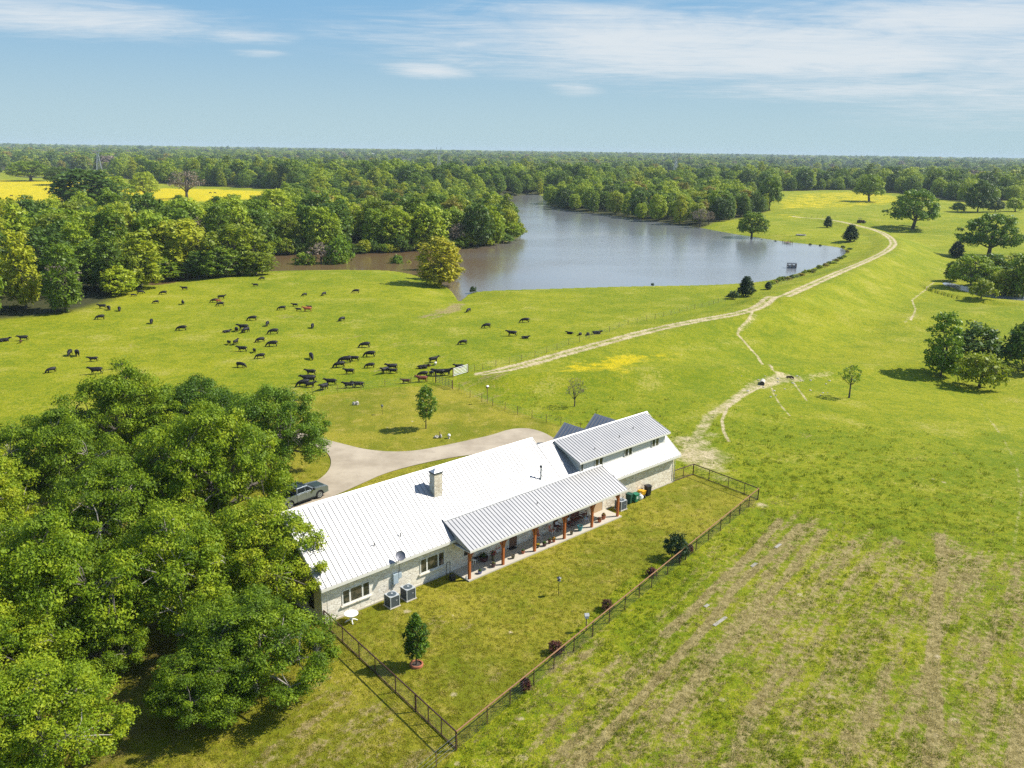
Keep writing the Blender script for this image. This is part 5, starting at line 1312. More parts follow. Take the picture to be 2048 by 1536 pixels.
# tree ring
o = MB().lathe([(.38, 0), (.38, .18), (.45, .2), (.49, .17), (.49, 0)], n=28, capb=False).build('tree_ring', M_terra, None, loc=G(833, 1331)); tag(o, 'round terracotta edging at the foot of the columnar yard tree', 'tree ring')
o2 = MB().lathe([(0, .09), (.37, .10)], n=20, capb=False).build('mulch', M_soil, o)
# feeders and birdhouses
def feeder(px, h, label, house_=False):
    o = empty('bird_feeder' if not house_ else 'bird_house', G(*px), random.random(), label, 'bird feeder' if not house_ else 'bird house')
    MB().tube([(0, 0, -.2), (0, 0, h)], .025 if not house_ else .045, 7).build('pole', M_black if not house_ else M_woodd, o)
    if house_:
        MB().box(-.13, .13, -.13, .13, h, h+.26).build('box', M_woodd if h > 2 else M_cush, o); MB().prism([(-.2, h+.25), (0, h+.42), (.2, h+.25)], 0, -.18, .18).build('roof', M_flash, o)
    else:
        MB().lathe([(.0, h), (.17, h), (.10, h+.03), (.10, h+.24)], n=14, capb=False).build('seed_tube', M_dgrey, o); MB().lathe([(.21, h+.24), (.02, h+.37)], n=14).build('roof', M_dgrey, o)
feeder((1117, 1190), 1.35, 'thin black pole feeder in the middle of the yard grass'); feeder((1172, 1262), 1.15, 'small pale bird house on a post behind the front fence', True); feeder((974.5, 807), 2.35, 'tall pole with a dark bird house beside the drive lawn fence', True); feeder((764.5, 829), 1.1, 'thin black pole feeder on the drive lawn')
# shrubs by the front fence
def shrub(px, seed, fol, s, sz, label, kind='bush'):
    plant_tree('yard_shrub', kind, seed, fol, G(*px), label, 'shrub', 'shrubs along the front fence', s, sz, None, M_barkd)
shrub((1352, 1118), 34, F_cedar, .78, 1.05, 'dark bushy evergreen at the kink of the front fence'); shrub((1377, 1107), 33, M_rleaf, .36, .4, 'dark red shrub just right of the bushy evergreen'); shrub((1213, 1220), 32, M_rleaf, .38, .42, 'dark red shrub behind the middle of the front fence')
shrub((1112, 1306), 31, M_rleaf, .42, .42, 'dark red shrub left of the small bird house'); shrub((1050, 1380), 33, M_rleaf, .32, .40, 'small pinkish red shrub nearest the near fence corner'); shrub((1303, 1152), 32, M_rleaf, .36, .36, 'little red shrub left of the evergreen by the fence')
# rocks, ornaments on the drive lawn
o = empty('rock_pair', G(711, 810), 0, 'two pale rocks with an iron spike on the drive lawn', 'rocks')
MB().blob((-.18, 0, .2), (.34, .26, .3), 9, 6, .3).build('rock', M_stonegrey, o); MB().blob((.22, .08, .24), (.30, .26, .34), 9, 6, .3).build('rock', M_stonegrey, o); MB().tube([(-.1, 0, .2), (.15, .05, 1.1)], .02, 5).build('spike', M_black, o)
o = empty('garden_ornament', G(879, 876), 0, 'low pinkish rock mound with a short post on the drive lawn', 'ornament'); MB().blob((-.35, 0, .12), (.42, .28, .24), 9, 6, .35).build('mound', M_stonegrey, o); MB().blob((.18, 0, .22), (.16, .15, .28), 9, 6, .3).build('boulder', M_stonegrey, o); MB().tube([(.05, 0, 0), (.05, 0, .85)], .05, 7).build('post', M_woodd, o)
o = empty('stone_ball', G(898, 877), 0, 'pale round stone ball on a low foot by the driveway', 'ornament'); MB().lathe([(.14, 0), (.10, .18), (.12, .22)], n=12, capt=True).build('foot', M_stonegrey, o); MB().blob((0, 0, .42), (.22, .22, .22), 14, 10).build('ball', M_white, o, smooth=True)
# slabs
for px, rz, sx, lab in (((1440, 1243), .80, 1.15, 'long pale slab lying in the brown wheel track'), ((1508, 1130), .85, .6, 'small grey slab farther up the brown wheel track'), ((1556, 1092), .85, .7, 'grey slab at the far end of the left wheel track'), ((1413, 1212), .8, .35, 'short grey slab near the long pale one')):
    p = G(*px); sx *= .8; tag(MB().box(-sx, sx, -.14, .14, -.03, .05).build('concrete_slab', M_pave, None, loc=p, bevel=.015), lab, 'slab', 'slabs in the wheel tracks').rotation_euler = (0, 0, rz)

# ------------------------------------------------------------------ culverts, dock, raft, trough
o = empty('culvert_pipe', G(1524, 770), -.35, 'round concrete culvert pipe end sticking out of the berm', 'pipe')
o.scale = (.75, .75, .75); MB().tube([(0, 2.2, .38), (0, -.3, .38)], .55, 20, cap=False).build('pipe_wall', M_conc, o); MB().tube([(0, 2.0, .38), (0, -.28, .38)], .42, 20).build('pipe_bore', M_kbin, o)
MB().tube([(0, -.3, .38), (0, -.36, .38)], .56, 20, cap=False).build('pipe_lip', M_conc, o)
o = empty('drop_inlet', G(1580, 757), .2, 'rusty square inlet frame at the top of the washed out gully', 'inlet'); o.scale = (.7, .7, .7); f = MB(); f.box(-.7, .7, .55, .62, 0, .5); f.box(.63, .7, -.6, .55, 0, .5); f.box(-.7, -.63, -.1, .55, 0, .3); f.build('inlet_frame', M_rust, o)
o = empty('stock_trough', G(1602, 471), .1, 'round pale concrete trough on the grassy far shore', 'trough'); MB().lathe([(2.2, -.1), (2.2, .5), (1.95, .5), (1.9, .35), (0, .35)], n=32).build('trough_wall', M_pave, o)
p = P(1577, 487, WZ); o = empty('fishing_dock', p, .15, 'small dark fishing dock at the far lake shore', 'dock')
MB().box(-1.4, 1.4, -1.2, 3.5, .35, .45).build('deck', M_woodd, o)
for sx in (-1.3, 1.3):
    for y in (-1.1, 1.0, 3.0): MB().tube([(sx, y, -.8), (sx, y, 1.1)], .08, 6).build('post', M_woodd, o)
MB().box(-1.4, 1.4, -1.2, -1.12, .95, 1.03).build('rail', M_woodd, o)
p = P(1583, 536, WZ); o = empty('floating_raft', p, -.1, 'dark framed floating raft with open compartments near the dam', 'raft'); o.scale = (.95, .95, .85)
MB().box(-1.5, 1.5, -.9, .9, -.1, .18).build('float', M_dgrey, o)
f = MB()
for x in (-1.45, 0, 1.45):
    for y in (-.85, .85): f.box(x-.09, x+.09, y-.09, y+.09, .18, 1.75)
for z in (.9, 1.68):
    for y in (-.85, .85): f.box(-1.5, 1.5, y-.08, y+.08, z, z+.14)
    for x in (-1.45, 1.45): f.box(x-.08, x+.08, -.9, .9, z, z+.14)
f.build('frame', M_woodd, o); MB().box(1.38, 1.41, -.8, .8, .2, 1.66).build('side_panel', M_pave, o); MB().prism([(-1.0, 1.84), (0, 2.1), (1.0, 1.84)], 0, -1.6, 1.6).build('roof', M_dgrey, o); MB().box(-1.4, 1.36, -.05, 0, .2, 1.2).build('inner_wall', M_cush, o)

# ------------------------------------------------------------------ pickup truck
def wheel(parent, x, y, r=.41, w_=.27):
    o = MB().tube([(x, y-w_/2, r), (x, y+w_/2, r)], r, 24).build('wheel', M_tyre, parent)
    sg = -1 if y < 0 else 1; yo = y+sg*w_/2
    m = MB(); m.tube([(x, yo-sg*.02, r), (x, yo+sg*.012, r)], r*.66, 20); m.build('rim', M_steel, o)
    m = MB()
    for k in range(6): a = k*math.pi/3; m.tube([(x+.1*math.cos(a), yo+sg*.02, r+.1*math.sin(a)), (x+r*.55*math.cos(a+.2), yo+sg*.02, r+r*.55*math.sin(a+.2))], .028, 5)
    m.build('spokes', M_black, o)
M_tyre = simple('tyre_rubber', (.025, .025, .026), .85, 0, .2, 8.)
M_paint, t, out = newmat('silver_grey_paint'); co = t.node('ShaderNodeTexCoord').outputs['Object']
prin(t, out, t.mix(t.noise(co, 2., 3), (.22, .25, .26), (.30, .33, .34)), .30, .55, None, .5, **{'Coat Weight': .6, 'Coat Roughness': .08})
M_tint, t, out = newmat('tinted_glass'); prin(t, out, (.012, .016, .018), .05, 0, None, .6)
M_red_l = simple('red_lens', (.35, .01, .01), .2, 0, .1); M_lens = simple('clear_lens', (.6, .62, .64), .12, .3, .05)
def pickup():
    f = (P(638, 996, .07)+0); r = P(580, 1017, .07); hd = math.atan2(*(f-r)[1::-1]); c = (f+r)/2; n = np.array([-math.sin(hd), math.cos(hd), 0]); c = c+n*.86
    c[2] = .072; o = empty('pickup_truck', c, hd, 'silver grey crew cab pickup with an open black bed on the drive', 'truck')
    W = 1.0
    def side(poly, y0, y1, name, mat, bev=.0, par=o): return MB().prism(poly, 1, y0, y1).build(name, mat, par, bevel=bev)
    def arch(cx, r_=.52, z0=.42, n=9): return [(cx-r_*math.cos(a), z0+max(0, (r_)*math.sin(a))*.98-.0) for a in np.linspace(0, math.pi, n)]
    wb = 1.87
    lower = [(-2.92, .45)]+[(x, z) for x, z in arch(-wb)]+[(x, z) for x, z in arch(wb)]+[(2.86, .45), (2.98, .62), (3.0, 1.0), (2.92, 1.16), (1.55, 1.24), (.9, 1.22), (-2.92, 1.22)]
    m = MB()
    # body sides as full width lower shell without bed hole: cab+hood block and two bed side walls
    hood = [(1.05, .45), (wb-.52, .45)]+arch(wb)+[(2.86, .45), (2.99, .62), (3.0, 1.02), (2.90, 1.17), (2.2, 1.24), (1.38, 1.27), (1.05, 1.25)]
    side(hood, -W, W, 'hood_section', M_paint, .03)
    cab = [(-1.0, .45), (1.05, .45), (1.05, 1.26), (-1.0, 1.26)]
    side(cab, -W, W, 'cab_body', M_paint, .02)
    bed = [(-2.92, .52), (-wb-.52, .45)]+arch(-wb)+[(-1.02, .45), (-1.02, 1.25), (-2.92, 1.25)]
    for y0, y1 in ((-W, -W+.12), (W-.12, W)): side(bed, y0, y1, 'bed_side', M_paint, .015)
    MB().box(-2.9, -1.03, -W+.121, W-.121, .70, .76).build('bed_floor', M_kbin, o); MB().box(-2.95, -2.86, -W+.12, W-.12, .6, 1.22).build('tailgate', M_paint, o, bevel=.015)
    for sg in (-1, 1): MB().box(-2.85, -1.04, sg*(W-.16)-.035, sg*(W-.16)+.035, .765, 1.20).build('bed_liner', M_kbin, o)
    MB().box(-1.06, -1.025, -W+.121, W-.121, .765, 1.2).build('bed_front', M_kbin, o)
    # greenhouse
    g = MB(); y0, y1 = W-.06, W-.20
    g._a([(-1.0, -y0, 1.262), (1.30, -y0, 1.262), (1.30, y0, 1.262), (-1.0, y0, 1.262), (-.86, -y1, 1.86), (.40, -y1, 1.88), (.40, y1, 1.88), (-.86, y1, 1.86)], [(3, 2, 1, 0), (4, 5, 6, 7), (0, 1, 5, 4), (1, 2, 6, 5), (2, 3, 7, 6), (3, 0, 4, 7)])
    g.build('cabin', M_paint, o, bevel=.05)
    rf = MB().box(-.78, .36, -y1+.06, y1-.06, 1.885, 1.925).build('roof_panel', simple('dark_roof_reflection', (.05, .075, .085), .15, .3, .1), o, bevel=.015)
    MB().box(-.05, .33, -.36, .36, 1.926, 1.935).build('sunroof', M_tint, rf)
    def quad(name, pts, th=.012):
        a = [Vector(p) for p in pts]; nn = (a[1]-a[0]).cross(a[3]-a[0]).normalized(); mm = MB()
        mm._a([p+nn*.014 for p in a]+[p-nn*.01 for p in a], [(0, 1, 2, 3), (7, 6, 5, 4), (0, 4, 5, 1), (1, 5, 6, 2), (2, 6, 7, 3), (3, 7, 4, 0)]); return mm.build(name, M_tint, o)
    lerp = lambda t_: y0+(y1-y0)*t_
    for sg in (-1, 1):
        q = [(-.86, sg*lerp(.12), 1.335), (.10, sg*lerp(.12), 1.335), (.10, sg*lerp(.85), 1.775), (-.76, sg*lerp(.85), 1.765)]; q2 = [(.17, sg*lerp(.12), 1.335), (1.02, sg*lerp(.12), 1.335), (.45, sg*lerp(.85), 1.775), (.17, sg*lerp(.85), 1.775)]
        for z in (q, q2): quad('side_window', z if sg < 0 else z[::-1])
        for x0, x1 in ((-.98, .12), (.14, 1.22)):
            d = MB().box(x0, x1, sg*W-(.006 if sg > 0 else .012), sg*W+(.012 if sg > 0 else .006), .56, 1.24).build('door', M_paint, o, bevel=.005); MB().box(x0+.06, x0+.26, sg*(W+.02)-.015, sg*(W+.02)+.015, 1.10, 1.14).build('handle', M_steel, d)
        MB().box(.98, 1.16, sg*(W+.14)-.12, sg*(W+.14)+.12, 1.25, 1.47).build('mirror', M_black, o, bevel=.03)
        MB().box(-1.0, 1.25, sg*(W-.02)-.09, sg*(W-.02)+.09, .36, .43).build('step_bar', M_black, o)
        MB().box(2.86, 3.005, sg*.78-.17, sg*.78+.17, .92, 1.10).build('headlight', M_lens, o, bevel=.02); MB().box(-2.965, -2.93, sg*.9-.07, sg*.9+.07, .9, 1.2).build('tail_light', M_red_l, o)
        for cx in (-wb, wb):
            for k in (0,): wheel(o, cx, sg*(W-.13))
            mm = MB(); mm.tube([(cx+.50*math.cos(a), sg*(W+.0), .42+.52*math.sin(a)) for a in np.linspace(.05, math.pi-.05, 10)], .035, 5); mm.build('arch_trim', M_black, o)
    quad('windscreen', [(1.235, -.84, 1.33), (1.235, .84, 1.33), (.47, .72, 1.83), (.47, -.72, 1.83)]); quad('rear_window', [(-.985, .8, 1.34), (-.985, -.8, 1.34), (-.88, -.7, 1.78), (-.88, .7, 1.78)])
    MB().box(2.95, 3.015, -.58, .58, .72, 1.08).build('grille', M_black, o); MB().box(2.86, 3.08, -.97, .97, .42, .64).build('bumper', M_steel, o, bevel=.04); MB().box(-3.08, -2.93, -.95, .95, .45, .62).build('bumper', M_steel, o, bevel=.03)
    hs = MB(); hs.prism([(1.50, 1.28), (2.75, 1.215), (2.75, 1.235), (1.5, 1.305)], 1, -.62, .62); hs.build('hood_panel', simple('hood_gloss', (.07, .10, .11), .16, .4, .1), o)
    MB().box(-2.7, 2.7, -.8, .8, .30, .46).build('chassis', M_kbin, o)
pickup()
# tractor
def tractor():
    o = empty('tractor', G(1721, 446), .15, 'small dark red farm tractor with a canopy on the far pasture', 'tractor'); M_tr = simple('faded_red_paint', (.16, .055, .04), .5, .1, .2)
    MB().box(-.2, 2.2, -.42, .42, .85, 1.65).build('engine_hood', M_tr, o, bevel=.08); MB().box(-1.5, -.2, -.6, .6, .7, 1.25).build('seat_deck', M_tr, o)
    for sg in (-1, 1):
        for x, r in ((-.9, .85), (1.7, .52)):
            w = MB().tube([(x, sg*.65, r), (x, sg*1.1, r)], r, 18).build('wheel', M_tyre, o); MB().tube([(x, sg*1.1, r), (x, sg*1.13, r)], r*.5, 12).build('rim', M_tr, w)
        for x in (-1.4, -.1): MB().tube([(x, sg*.6, 1.2), (x, sg*.6, 2.75)], .05, 6).build('canopy_post', M_black, o)
    MB().box(-1.6, .3, -.85, .85, 2.75, 2.87).build('canopy', M_dgrey, o, bevel=.03); MB().box(-1.2, -.6, -.3, .3, 1.25, 1.85).build('seat', M_kbin, o); MB().box(2.3, 2.9, -1.0, 1.0, .3, 1.0).build('loader_bucket', M_dgrey, o)
    for sg in (-1, 1): MB().bar((.4, sg*.75, 1.5), (2.4, sg*.75, .7), .14).build('loader_arm', M_tr, o)
tractor()
# power line towers
def tower(px, top, label):
    p = P(px[0], px[1], 0); p[2] = 0; zs = np.linspace(10, 80, 1401); hh = zs[int(np.argmin([abs(proj((p[0], p[1], z))[1]-top) for z in zs]))]
    o = empty('power_tower', p, .3, label, 'power tower', 'power line towers'); m = MB(); b, n_ = 3.4, 5; lv = [(hh*.62*k/n_, b-(b-1.0)*k/n_) for k in range(n_+1)]
    cs = [(-1, -1), (1, -1), (1, 1), (-1, 1)]
    for (z0, w0), (z1, w1) in zip(lv[:-1], lv[1:]):
        for k in range(4):
            a, c = cs[k], cs[(k+1) % 4]; m.bar((a[0]*w0, a[1]*w0, z0), (a[0]*w1, a[1]*w1, z1), .38); m.bar((a[0]*w0, a[1]*w0, z0), (c[0]*w1, c[1]*w1, z1), .18); m.bar((c[0]*w0, c[1]*w0, z0), (a[0]*w1, a[1]*w1, z1), .18); m.bar((a[0]*w1, a[1]*w1, z1), (c[0]*w1, c[1]*w1, z1), .18)
    m.build('lattice_mast', M_tower, o); z = hh*.62; a_ = MB()
    for sg in (-1, 1):
        a_.bar((0, 0, z), (sg*2.2, 0, z+hh*.17), .55); a_.bar((sg*1.0, 0, z), (sg*2.2, 0, z+hh*.17), .55); a_.bar((sg*2.2, 0, z+hh*.17), (sg*3.4, 0, hh), .6); a_.bar((sg*2.2, 0, z+hh*.17), (sg*7, 0, z+hh*.19), .55)
    a_.bar((-7, 0, z+hh*.19), (7, 0, z+hh*.19), .6); a_.build('cross_arms', M_tower, o)
    return p, z+hh*.17
tw = [tower((878, 352), 294, 'steel lattice power tower behind the woods left of the lake'), tower((1350, 352), 304, 'steel lattice power tower above the peninsula wood'), tower((199, 341), 292, 'steel lattice power tower beyond the yellow field on the left')]
def sag_wire(a, b, za, zb):
    o = empty('power_line', (a[0], a[1], za), 0, None, 'power line', 'power lines'); m = MB(); A_ = Vector((0, 0, 0)); B_ = Vector((b[0]-a[0], b[1]-a[1], zb-za)); d = B_.normalized().cross(Vector((0, 0, 1)))
    for k in (-6, 0, 6):
        m.tube([A_.lerp(B_, t_)+d*k-Vector((0, 0, 9*4*t_*(1-t_))) for t_ in np.linspace(0, 1, 12)], .05, 4)
    m.build('wires', M_dgrey, o); return o
sag_wire(tw[2][0], tw[0][0], tw[2][1], tw[0][1])['label'] = 'thin power wires hanging between the left and middle towers'
sag_wire(tw[0][0], tw[1][0], tw[0][1], tw[1][1])['label'] = 'thin power wires hanging between the middle and right towers'
# far pale buildings on the horizon
for x, y, lab in ((22, 303, 'pale barn far off at the left end of the horizon'), (185, 302, 'pale roof far off left of the leftmost tower'), (268, 301, 'small white roof on the far left horizon'), (742, 308, 'tiny white roof in the forest near the middle of the horizon')):
    p = P(x, y+2, 8.); o = empty('far_barn', (p[0], p[1], 0), .4, lab, 'barn', 'barns on the horizon'); L_ = np.hypot(p[0], p[1])/260.
    MB().box(-L_, L_, -L_*.5, L_*.5, 0, 11).build('wall', M_trim, o); MB().prism([(-L_*.55, 11), (0, 14.5), (L_*.55, 11)], 0, -L_*1.03, L_*1.03).build('roof', M_white, o)
# ------------------------------------------------------------------ cattle
def skin_mesh(name, verts, edges, radii, mat, sub=1):
    me = bpy.data.meshes.new(name); me.from_pydata(verts, edges, []); me.materials.append(mat)
    o = bpy.data.objects.new(name, me); COL.objects.link(o)
    md = o.modifiers.new('skin', 'SKIN'); md.use_smooth_shade = True
    for i, r in enumerate(radii):
        v = me.skin_vertices[0].data[i]; v.radius = r if hasattr(r, '__len__') else (r, r); v.use_root = i == 0
    s_ = o.modifiers.new('sub', 'SUBSURF'); s_.levels = sub; s_.render_levels = sub
    dg = bpy.context.evaluated_depsgraph_get(); dg.update(); ev = o.evaluated_get(dg)
    m2 = bpy.data.meshes.new_from_object(ev, depsgraph=dg); m2.name = name
    bpy.data.objects.remove(o); bpy.data.meshes.remove(me)
    if not m2.materials: m2.materials.append(mat)
    m2.polygons.foreach_set('use_smooth', np.ones(len(m2.polygons), bool))
    return m2
def cow_mesh(pose, mat):
    """body along +x (head forward), z up, feet on 0"""
    V = []; E = []; Rr = []
    def add(p, r, parent=None):
        V.append(p); Rr.append(tuple(q*1.13 for q in (r if hasattr(r, '__len__') else (r, r)))); i = len(V)-1
        if parent is not None: E.append((parent, i))
        return i
    z = 0 if pose != 'lie' else -.52
    pelvis = add((-.62, 0, 1.02+z), (.30, .30))
    b1 = add((-.25, 0, .93+z), (.36, .37), pelvis); b2 = add((.18, 0, .92+z), (.37, .38), b1); sh = add((.58, 0, 1.0+z), (.28, .33), b2)
    rump = add((-.90, 0, 1.06+z), (.22, .20), pelvis)
    t1 = add((-1.04, 0, 1.02+z), .05, rump); t2 = add((-1.09, 0, .62+max(z, -.3)), .035, t1); add((-1.08, 0, .38+max(z, -.3)), .05, t2)
    if pose == 'graze':
        n1 = add((.86, 0, .86), (.19, .22), sh); n2 = add((1.10, 0, .58), (.14, .16), n1); h1 = add((1.26, .0, .34), (.14, .13), n2); add((1.40, 0, .10), (.085, .085), h1); ear = (1.16, .44)
    else:
        n1 = add((.86, 0, 1.13+z), (.19, .22), sh); n2 = add((1.08, 0, 1.30+z), (.14, .16), n1); h1 = add((1.28, 0, 1.34+z), (.14, .13), n2); add((1.55, 0, 1.20+z), (.085, .085), h1); ear = (1.2, 1.42+z)
    for sg in (-1, 1):
        e = add((ear[0], sg*.14, ear[1]), .05, h1); add((ear[0]-.02, sg*.26, ear[1]), .035, e)
        if pose == 'lie':
            k = add((.62, sg*.26, .22), .11, sh); add((.95, sg*.24, .08), .06, k); k = add((-.50, sg*.34, .26), .17, pelvis); k2 = add((-.15, sg*.44, .12), .08, k); add((-.55, sg*.46, .07), .055, k2)
        else:
            st = .10*sg if pose == 'walk' else .03*sg
            f1 = add((.60, sg*.19, .74), .13, sh); f2 = add((.62+st, sg*.19, .40), .075, f1); f3 = add((.61+st*1.6, sg*.19, .12), .055, f2); add((.65+st*1.6, sg*.19, .0), .065, f3)
            r1 = add((-.72, sg*.20, .78), .18, pelvis); r2 = add((-.62-st*.5, sg*.20, .56), .11, r1); r3 = add((-.84-st, sg*.20, .40), .07, r2); r4 = add((-.79-st*1.4, sg*.20, .12), .055, r3); add((-.75-st*1.4, sg*.20, .0), .065, r4)
    return skin_mesh('cow_'+pose, V, E, Rr, mat)
def hide(name, a, b): 
    m, t, out = newmat(name); co = t.node('ShaderNodeTexCoord').outputs['Object']
    prin(t, out, t.mix(t.noise(co, 2., 3), a, b), .55, 0, None, .25); return m
H_blk = hide('black_hide', (.006, .006, .007), (.018, .016, .016)); H_brn = hide('dark_brown_hide', (.06, .025, .015), (.09, .04, .02)); H_red = hide('red_hide', (.30, .075, .025), (.40, .11, .04)); H_wht = hide('white_face', (.55, .52, .48), (.6, .58, .55))
COW = {p: cow_mesh(p, H_blk) for p in ('graze', 'walk', 'stand', 'lie')}
# photo position of the feet, pose, facing (degrees, 0 = right in the photo, 180 = left, 270 = towards us), size, hide
HERD = {
 'by the dark wood edge': [(267, 593, 'graze', 0, .72), (281, 588, 'graze', 5, 1), (327, 589, 'graze', 190, 1), (369, 580, 'walk', 180, .95), (312, 607, 'graze', 185, .8), (366, 609, 'stand', 95, .95), (205, 617, 'walk', 180, 1), (218, 620, 'graze', 280, 1), (239, 622, 'graze', 270, 1), (201, 639, 'graze', 190, 1.05)],
 'on the left slope of the pasture': [(303, 647, 'graze', 265, 1), (364, 661, 'graze', 180, 1.1), (47, 681, 'walk', 185, 1), (8, 683, 'lie', 0, 1.1), (140, 711, 'graze', 255, 1.1), (155, 712, 'stand', 275, 1.1), (187, 723, 'walk', 180, .9), (103, 745, 'graze', 205, .95), (193, 748, 'walk', 178, 1.15), (236, 738, 'walk', 182, 1)],
 'near the creek': [(429, 605, 'graze', 185, 1), (443, 598, 'walk', 0, 1.05), (441, 612, 'graze', 190, 1), (524, 560, 'graze', 200, .95), (511, 573, 'walk', 185, .85), (609, 592, 'graze', 210, .8), (648, 591, 'graze', 235, 1), (712, 586, 'graze', 185, 1.05), (564, 620, 'graze', 190, 1.05), (590, 613, 'walk', 180, .8), (597, 622, 'walk', 180, .75), (619, 617, 'walk', 180, .7)],
 'in the middle of the pasture': [(453, 665, 'lie', 15, .95), (473, 663, 'graze', 100, .95), (487, 660, 'walk', 180, 1.2), (492, 665, 'graze', 225, 1.1), (505, 641, 'graze', 185, 1.1), (458, 689, 'stand', 290, .8), (472, 689, 'stand', 60, .95), (485, 703, 'walk', 170, 1), (509, 705, 'stand', 280, .75), (482, 735, 'graze', 330, .95), (535, 652, 'graze', 255, 1), (547, 668, 'graze', 190, 1.15), (521, 684, 'graze', 205, 1), (545, 693, 'graze', 180, 1.15), (521, 717, 'graze', 190, .95), (684, 642, 'graze', 225, 1), (625, 656, 'graze', 265, 1), (730, 695, 'graze', 190, 1.15), (740, 714, 'graze', 183, 1.15), (623, 718, 'graze', 280, 1.1), (691, 726, 'graze', 190, 1.3), (709, 722, 'walk', 180, .95), (679, 735, 'graze', 200, 1.15), (740, 736, 'graze', 190, .95), (699, 748, 'walk', 183, .95)],
 'behind the thin near fence': [(622, 750, 'walk', 178, .95), (618, 766, 'walk', 188, 1.3), (607, 773, 'graze', 195, 1.15), (620, 775, 'walk', 2, .95), (648, 780, 'stand', 235, 1.1), (662, 770, 'walk', 178, 1.05), (698, 776, 'walk', 178, 1.0), (717, 775, 'walk', 180, 1.05), (770, 747, 'stand', 230, 1.1), (784, 740, 'walk', 195, 1.1), (786, 747, 'walk', 182, .9)],
 'crowding by the pen gate': [(846, 754, 'graze', 190, 1.0), (863, 751, 'stand', 250, .85), (878, 752, 'walk', 185, 1.15), (891, 751, 'walk', 0, 1.15), (845, 737, 'lie', 10, 1.1), (867, 725, 'stand', 25, 1.05), (919, 735, 'lie', 190, 1.0)],
 'on the right part of the pasture': [(926, 689, 'graze', 200, 1.0), (937, 624, 'graze', 240, .95), (973, 656, 'graze', 200, 1.05), (1050, 645, 'graze', 190, 1.15), (1024, 672, 'walk', 183, 1.15), (1050, 677, 'lie', 5, .9), (1140, 668, 'lie', 170, .85), (1160, 670, 'lie', 260, .85), (1176, 670, 'lie', 275, .9), (1193, 668, 'lie', 0, 1.1)],
 'far off in the yellow field': [(421, 387, 'graze', 180, 1.1), (430, 387, 'graze', 0, 1.1), (23, 393, 'graze', 190, 1.1), (52, 393, 'lie', 10, 1.)],
}
ORD = 'first second third fourth fifth sixth seventh eighth ninth tenth eleventh twelfth thirteenth fourteenth fifteenth sixteenth seventeenth eighteenth nineteenth twentieth twenty-first twenty-second twenty-third twenty-fourth twenty-fifth twenty-sixth'.split()
POSE = {'graze': 'grazing', 'walk': 'standing broadside', 'stand': 'standing', 'lie': 'lying'}
def cow(px, py, pose, deg, s, label, mat=H_blk):
    p = G(px, py); az = math.atan2(p[0], p[1])
    o = link('cow', COW[pose]); o.location = (p[0], p[1], p[2]-.02); o.rotation_euler = (0, 0, rad(deg)-az); s *= .80; o.scale = (s, s*random.uniform(.98, 1.12), s*random.uniform(.90, 1.0))
    if mat is not H_blk: o.material_slots[0].link = 'OBJECT'; o.material_slots[0].material = mat
    return tag(o, label, 'cow', 'cattle in the pasture')
for where, L in HERD.items():
    L = sorted(L, key=lambda c: c[0])
    for k, (x, y, pose, dg, s) in enumerate(L):
        cow(x, y, pose, dg, s, f'black cow {POSE[pose]}, {ORD[k]} from the left {where}')
cow(615, 623, 'walk', 180, 1.1, 'bright red cow standing near the creek among black cows', H_red)
cow(437, 605, 'walk', 180, .75, 'small reddish calf between two black cows near the creek', H_red)
cow(42, 686, 'stand', 250, .55, 'small brown calf in front of a black cow at the left edge', H_brn)
cow(844, 764, 'walk', 183, 1.05, 'dark red cow at the fence left of the pen gate', hide('dark_red_hide', (.14, .03, .018), (.2, .05, .03)))
cow(812, 767, 'walk', 182, .85, 'dark brown calf at the fence left of the dark red cow', H_brn)
cow(856, 733, 'lie', 200, .7, 'brown calf lying beside a black cow near the pen gate', H_brn)
cow(871, 730, 'stand', 260, .6, 'white faced pale calf beside a black cow above the pen gate', H_wht)

# ------------------------------------------------------------------ reeds, shore scrub, rocks
def scrub(px, s, seed, fol, label, nm='shore_shrub', cat='shrub', grp='scrub along the lake shore', sz=None):
    p = G(*px); plant_tree(nm, 'bush', seed, fol, p, label, cat, grp, s, sz or s, None, M_barkd)
for k, x in enumerate(np.linspace(1545, 1702, 27)):
    y = np.interp(x, [1545, 1600, 1650, 1690, 1702], [568, 553, 534, 514, 500])
    scrub((x+random.uniform(-3, 3), y+random.uniform(-2, 2)), random.uniform(.4, .9), 31+k % 4, [F_wood, F_rust, F_wood, F_yel][k % 4], ['green', 'brownish', 'green', 'yellowish'][k % 4]+' scrub on the dam bank above the lake', sz=random.uniform(.3, .65))
for x, y, s in ((946, 586, 1.0), (959, 582, 1.1), (1305, 572, .5), (1318, 572, .5), (1345, 571, .8), (1412, 570, 1.), (1428, 569, 1.1), (1380, 571, .4)):
    scrub((x, y), s*.75, 33, F_cedar, 'dark reed clump on the near lake shore', 'reed_clump', 'reeds', 'reed clumps on the near lake shore', s*.75)
for k, (x, y) in enumerate([(1395, 461), (1420, 466), (1440, 470), (1465, 475), (1523, 483), (1550, 486), (1620, 492), (1640, 494), (1685, 497)]):
    scrub((x, y), random.uniform(.4, .8), 32, F_cedar, 'low dark scrub on the far shore edge', 'shore_shrub', 'shrub', 'scrub on the far shore edge', .5)
rg = np.random.default_rng(21)
for k in range(26):     # limestone lumps by the culvert
    x, y = rg.uniform(1480, 1660), rg.uniform(752, 800); p = G(x, y); r = rg.uniform(.10, .26)
    tag(MB().blob((0, 0, .05), (r, r*.8, r*.5), 7, 5, .35).build('limestone_lump', M_stonegrey, None, loc=p), 'pale limestone lump lying near the culvert', 'rock', 'limestone lumps near the culvert')

